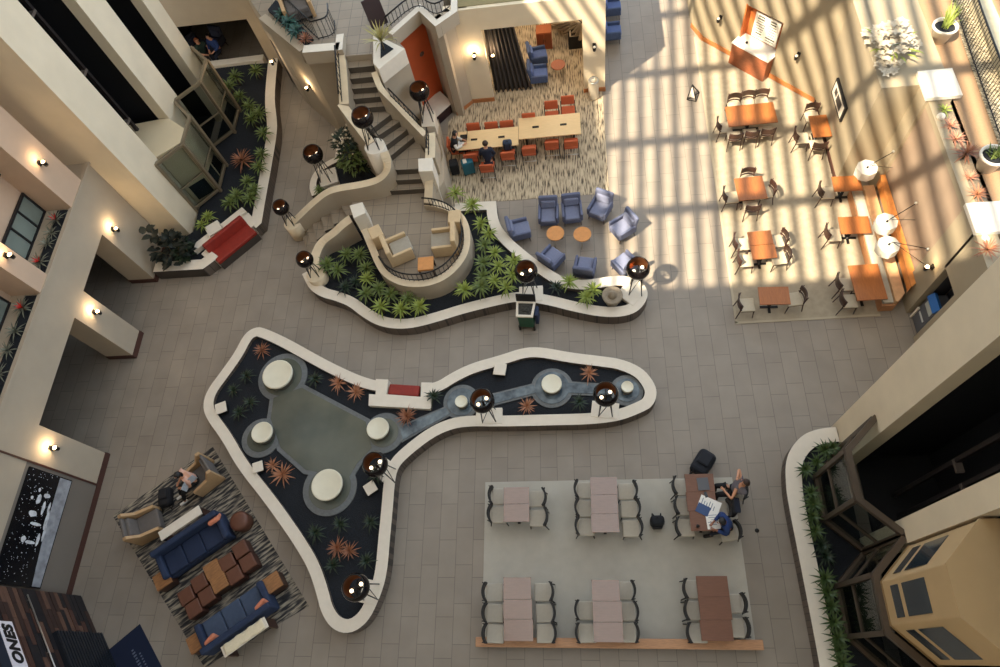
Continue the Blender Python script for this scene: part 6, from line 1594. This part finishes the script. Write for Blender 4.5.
# framed picture on the east wall
r = empty('framed_picture', (8.69, 16.6, 1.88), 0, 'dark framed picture hanging on the cream wall by the dining carpet', 'picture')
m = MB(); m.box((-.04, 0, 0), (.08, 1.35, .62)); m.build('frame', ebony, r, bevel=.01)
m = MB(); m.box((-.083, 0, 0), (.006, 1.18, .46)); m.build('mount_board', white_cap, r)
m = MB(); m.box((-.088, -.12, 0), (.004, .5, .3)); m.box((-.088, .3, .03), (.004, .24, .22)); m.build('print', mat('print_dark', srgb(58, 54, 52), .6), r)
# niche machine
r = empty('kiosk_machine', (10.12, 9.22, 0), 0, 'grey kiosk machine with a blue panel in the niche beside the tower', 'machine')
m = MB(); m.rbox((0, 0, .62), (.5, .62, 1.24), .03); m.build('cabinet', mat('machine_grey', srgb(88, 90, 96), .4), r)
m = MB(); m.box((-.22, 0, 1.34), (.1, .56, .24), ry=.5); m.build('blue_panel', mat('panel_blue', srgb(44, 100, 168), .3), r)
m = MB(); m.box((-.255, 0, 1.02), (.012, .42, .2)); m.build('screen', mat('screen_pale', srgb(180, 184, 178), .3), r)
m = MB(); m.box((-.256, 0, .52), (.012, .36, .08)); m.build('label_plate', mat('plate_pale', srgb(190, 190, 186), .4), r)
m = MB(); m.box((-.28, .26, .3), (.05, .06, .58)); m.build('edge_strip', white_cap, r)

# ================================================================== loose things on the floor
# open tetrahedral easel
p = P(693.5, 88.5, .4); r = empty('pyramid_stand', (p.x, p.y, 0), .3, 'small dark open pyramid frame with white panels on the sunlit floor', 'stand')
top = Vector((.0, .12, .48)); bs = [Vector((-.24, -.08, 0.02)), Vector((.02, -.3, 0.02)), Vector((.3, .06, 0.02))]
for b_ in bs:
    m = MB(); m.tube([top, b_], .022, 6); m.build('leg', ebony, r)
m = MB(); m.tube([bs[0], bs[1]], .016, 6); m.tube([bs[1], bs[2]], .016, 6); m.tube([bs[2], bs[0]], .016, 6); m.build('brace', ebony, r)
m = MB(); m.face([top.lerp(bs[0], .15), top.lerp(bs[0], .8), top.lerp(bs[1], .8), top.lerp(bs[1], .15)]); o = m.build('panel', white_cap, r); o.modifiers.new('t', 'SOLIDIFY').thickness = .01
# litter bin at the column
p = P(593.5, 89, .4); r = empty('litter_bin', (p.x, 19.58, 0), 0, 'ribbed pale metal litter bin at the foot of the sunlit column', 'bin')
m = MB(); m.lathe((0, 0, 0), [(0, .01)] + [(.19 + (.008 if i % 2 else 0), .02 + i * .035) for i in range(24)] + [(.16, .85), (.15, .8), (0, .8)], 20); m.build('body', mat('bin_metal', srgb(206, 196, 178), .35, metal=.3), r)
m = MB(); m.lathe((0, 0, 0), [(.14, .83), (.20, .84), (.20, .88), (.13, .88), (.14, .83)], 20); m.build('rim', chrome, r)
# urn
p = P(612.3, 297, .7); r = empty('stone_urn', (p.x, p.y, .36), 0, 'grey stone urn in the tip of the terrace planter', 'urn'); st_m = mat('urn_stone', srgb(150, 138, 120), .8, var=.15, scale=12)
m = MB(); m.lathe((0, 0, 0), [(0, 0), (.2, 0), (.2, .06), (.1, .1), (.12, .16), (.30, .34), (.33, .46), (.30, .48), (.22, .44), (0, .42)], 24); m.build('bowl', st_m, r)
m = MB(); m.lathe((0, 0, .42), [(0, 0), (.14, 0), (.13, .1), (.06, .2), (0, .24)], 18); m.build('finial', st_m, r)
# green cart
p = P(526.5, 316, .5); r = empty('bin_cart', (p.x, p.y, 0), -.1, 'green wheeled bin cart with an open black top beside the terrace planter', 'cart'); gr = mat('cart_green', srgb(20, 84, 56), .4)
m = MB(); m.prism([(-.24, -.24), (.24, -.24), (.28, .26), (-.28, .26)], .14, .92); m.build('tub', gr, r, bevel=.04)
m = MB(); m.strip([(-.27, -.27, 0), (.27, -.27, 0), (.31, .29, 0), (-.31, .29, 0)], [(-.2, -.2, 0), (.2, -.2, 0), (.24, .22, 0), (-.24, .22, 0)], .9, .97, closed=True); m.build('rim', white_cap, r)
m = MB(); m.prism([(-.2, -.2), (.2, -.2), (.24, .22), (-.24, .22)], .92, .935); m.box((0, .0, .95), (.2, .14, .04)); m.build('contents', mat('cart_waste', srgb(60, 60, 56), .9, var=.6, scale=14), r)
m = MB(); m.box((0, .33, 1.1), (.62, .05, .34), rx=-.2); m.build('lid', ebony, r)
for sx in (-1, 1):
    for sy in (-1, 1):
        m = MB(); m.lathe((0, 0, 0), [(0, -.03), (.08, -.03), (.09, 0), (.08, .03), (0, .03)], 14); o = m.build('wheel', black_metal, r); o.location = (sx * .24, sy * .22, .09); o.rotation_euler = (0, PI / 2, .3)
m = MB(); m.tube([(-.22, .32, .9), (-.22, .42, 1.05), (.22, .42, 1.05), (.22, .32, .9)], .016, 6); m.build('push_handle', black_metal, r)
m = MB(); m.box((.34, .05, .5), (.1, .34, .6)); m.build('tool_caddy', navy_uph, r)
# small dark spot on the floor beside the dining carpet
p = P(757, 530.5, 0); r = empty('floor_anchor', (p.x, p.y, 0), 0, 'small black floor socket east of the pale carpet', 'socket'); m = MB(); m.lathe((0, 0, 0), [(0, .018), (.05, .018), (.06, .002), (0, .002)], 14); m.build('cover', black_metal, r); m = MB(); m.lathe((0, 0, .018), [(0, .004), (.02, .004), (.022, 0)], 10); m.build('plug', ebony, r)
# white alcove counter
q = [(440, 91), (452, 102), (436, 116.6), (434, 126), (421.5, 124), (420.4, 103)]
pts = [P(x, y, .5) for x, y in q]; c = sum(pts, Vector()) / 6
r = empty('bar_counter', (c.x, c.y, 0), 0, 'low white topped plinth with a dark maroon front before the orange wall', 'counter')
m = MB(); m.prism([(v.x - c.x, v.y - c.y) for v in offset(pts, .03 if area(pts) > 0 else -.03, True)], .0, .44); m.build('front', maroon, r)
m = MB(); m.prism([(v.x - c.x, v.y - c.y) for v in pts], .44, .50); m.build('countertop', white_cap, r, bevel=.006)
for i, (x, y) in enumerate(((419, 55), (421, 63), (424, 77), (406, 57))):
    w_ = on_wall(x, y, (c_ := P(390, 33.6, ZU)).to_2d(), P(419.4, 7.4, ZU).to_2d())
    if i < 3:
        rr = empty('alcove_wall_light', tuple(w_), math.atan2(w_.y, w_.x) , ('larger dark round wall light at the middle of the orange wall', 'smaller dark wall light below the larger one on the orange wall', 'lowest dark wall light on the orange wall above the globe lamp')[i], 'lamp', 'dark lights on the orange wall')
        nn_ = Vector((.77, -.64)); m = MB(); m.sphere((nn_.x * .1, nn_.y * .1, 0), (.15, .09, .09)[i], 12, sz=.8); m.build('shade', mat('smoke_shade', srgb(90, 56, 44), .3), rr); m = MB(); m.tube([(0, 0, 0), (nn_.x * .1, nn_.y * .1, 0)], .02, 6); m.build('bracket', black_metal, rr)
# upper landing floor sign / dark leaf stand
p = P(376, 16, ZU + .4); r = empty('display_board', (p.x, p.y, ZU), .55, 'dark leaning display board on the upper landing beside the pointed planter', 'sign')
m = MB(); m.box((0, 0, .55), (.62, .04, 1.0), rx=-.25); m.build('board', mat('board_dark', srgb(52, 34, 34), .5), r); m = MB(); m.tube([(-.2, .14, .9), (-.2, .5, 0.02)], .02, 6); m.tube([(.2, .14, .9), (.2, .5, 0.02)], .02, 6); m.build('strut', black_metal, r)

# ================================================================== black picture on the dim wall
r = empty('space_picture', (-15.59, 3.15, 0), 0, 'wide black picture of machines over a grey horizon on the dim west wall', 'picture')
m = MB(); m.box((.03, 0, 2.15), (.06, 3.06, 1.66)); m.build('panel', mat('panel_black', srgb(10, 12, 18), .25), r)
m = MB(); n = 14; a = []; b = []
for i in range(n + 1):
    t = i / n; y = -1.5 + 3.0 * t; a.append((.064, y, 1.66 + .16 * t + .05 * math.sin(t * PI))); b.append((.064, y, 1.35))
for i in range(n): m.face([a[i], a[i + 1], b[i + 1], b[i]])
m.build('horizon', mat('moon_grey', srgb(150, 152, 158), .4, var=.3, scale=5), r)
m = MB(); rn = random.Random(8)
for i in range(170):
    y = rn.uniform(-1.5, 1.5); z = rn.uniform(1.9, 2.95); s = rn.uniform(.006, .016); m.face([(.064, y - s, z), (.064, y, z - s), (.064, y + s, z), (.064, y, z + s)])
st_ = m.build('stars', mat('star_white', srgb(220, 224, 232), .5), r); st_['kind'] = 'stuff'
m = MB(); rn = random.Random(15)
def blob(y, z, w, h):
    k = 9; m.face([(.066, y + w * math.cos(2 * PI * i / k) * rn.uniform(.75, 1.1), z + h * math.sin(2 * PI * i / k) * rn.uniform(.75, 1.1)) for i in range(k)])
for y, z, w, h in ((.75, 2.35, .14, .1), (.55, 2.1, .2, .06), (.35, 2.4, .1, .16), (.6, 1.9, .16, .05), (.9, 2.1, .07, .14), (.1, 2.2, .05, .22), (-.35, 2.45, .1, .09), (-.4, 2.2, .05, .2), (-.3, 1.95, .2, .06), (.25, 1.85, .35, .06), (-.1, 1.8, .25, .05), (.75, 2.6, .06, .05), (1.0, 2.42, .06, .05)): blob(y, z, w, h)
m.build('machines', mat('machine_white', srgb(206, 208, 212), .5, var=.3, scale=9), r)

# ================================================================== shop corner (south-west)
sa = Vector((-15.30, 1.52, 0)); sd_ = Vector((.63, -.775, 0)).normalized(); sn = Vector((-sd_.y, sd_.x, 0))
if sn.x < 0: sn = -sn
sr = math.atan2(sd_.y, sd_.x)
m = MB(); c = sa + sd_ * 2.4 - sn * .15; m.box((c.x, c.y, 2.1), (4.8, .3, 4.2), rz=sr)
structure(m.build('wall_shopfront', mat('shop_dark', srgb(28, 26, 30), .8)), 'dark angled wall behind the wooden boards of the shop corner', 'wall')
woods = [mat('plank_%d' % i, srgb(*c_), .55, var=.2, scale=6, stretch=(1, 1, 6)) for i, c_ in enumerate(((74, 48, 40), (52, 35, 31), (92, 66, 54), (24, 22, 27)))]
r = empty('board_cladding', tuple(sa), sr, 'mixed brown wooden board cladding on the shop corner wall', 'cladding'); r['kind'] = 'structure'
m = MB(); rn = random.Random(21); nl = sn.dot(Vector((-math.sin(sr), math.cos(sr), 0)))
z = .02
while z < 4.0:
    x = 0.02
    while x < 4.6:
        l = rn.uniform(.45, 1.1); l = min(l, 4.7 - x); m.m = rn.randrange(4); m.box((x + l / 2, nl * (.03 + rn.uniform(0, .015)), z + .08), (l - .01, .05, .15)); x += l
    z += .165
m.build('boards', woods, r)
r = empty('ribbed_panel', tuple(sa + sd_ * 1.42), sr, 'black ribbed counter front on the shop corner wall', 'counter')
m = MB(); m.box((1.5, nl * .12, .92), (3.0, .12, 1.84)); m.build('panel', mat('panel_navy', srgb(16, 20, 28), .5), r)
m = MB()
for i in range(16): m.box((1.5, nl * .19, .06 + i * .115), (3.0, .03, .06))
rb_o = m.build('rib', mat('rib_navy', srgb(26, 30, 38), .4), r); rb_o['kind'] = 'stuff'
r = empty('display_rail', tuple(sa + sn * .1 + Vector((0, 0, 2.25))), sr, 'thin silver rail running along the wooden boards', 'rail'); m = MB(); m.tube([(.25, 0, 0), (4.4, 0, 0)], .022, 6); m.build('rail', chrome, r)
for x in (.4, 2.0, 3.6):
    m = MB(); m.tube([(x, 0, 0), (x, -nl * .06, 0)], .015, 6); m.build('bracket', chrome, r)
# the shop sign
p0 = on_wall(13, 621, sa + sn * .3, sa + sn * .3 + sd_); u0 = (p0 - (sa + sn * .3)).dot(sd_)
r = empty('shop_sign', tuple(sa + sn * .22), sr, 'white shop sign with bold black letters over the wooden boards', 'sign')
m = MB(); m.box((u0 + 1.3, 0, p0.z + .24), (2.6, .12, .46)); m.build('board', mat('sign_white', srgb(222, 216, 222), .5), r)
m = MB(); m.box((u0 + 1.3, -nl * .02, p0.z + .62), (2.6, .14, .30)); m.build('fascia', mat('fascia_navy', srgb(24, 34, 50), .5), r)
cu = bpy.data.curves.new('lettering', 'FONT'); cu.body = 'ONES'; cu.size = .40; cu.extrude = .008; cu.offset = .018; cu.align_x = 'RIGHT'; cu.space_character = 1.08; cu.materials.append(ebony); cu.shear = .15
to = bpy.data.objects.new('lettering', cu); COL.objects.link(to); to.parent = r
me_ = bpy.data.meshes.new_from_object(to); bpy.data.objects.remove(to); to = bpy.data.objects.new('lettering', me_); COL.objects.link(to); to.parent = r
to.rotation_euler = (PI / 2, 0, PI if nl > 0 else 0); to.location = (u0 + .12, nl * .07, p0.z + .10)
# door mat
q = [P(140, 624, 0), P(162, 667, 0)]; mr = math.atan2((q[1] - q[0]).y, (q[1] - q[0]).x)
r = empty('door_mat', (q[0].x, q[0].y, 0), mr, 'navy door mat with faint pale lettering before the shop corner', 'mat')
sgn = -1
m = MB(); m.box((1.2, -.62, .008), (2.4, 1.24, .016)); m.build('mat', mat('mat_navy', srgb(10, 24, 52), .9), r)
m = MB(); rn = random.Random(2)
for i in range(12): m.box((.5 + i * .09, -.48, .0175), (.045, .09 if i % 3 else .06, .002)); 
for i in range(7): m.box((.72 + i * .09, -.34, .0175), (.04, .05, .002))
mk = m.build('lettering', mat('mat_pale', srgb(90, 100, 118), .8), r); mk['kind'] = 'stuff'
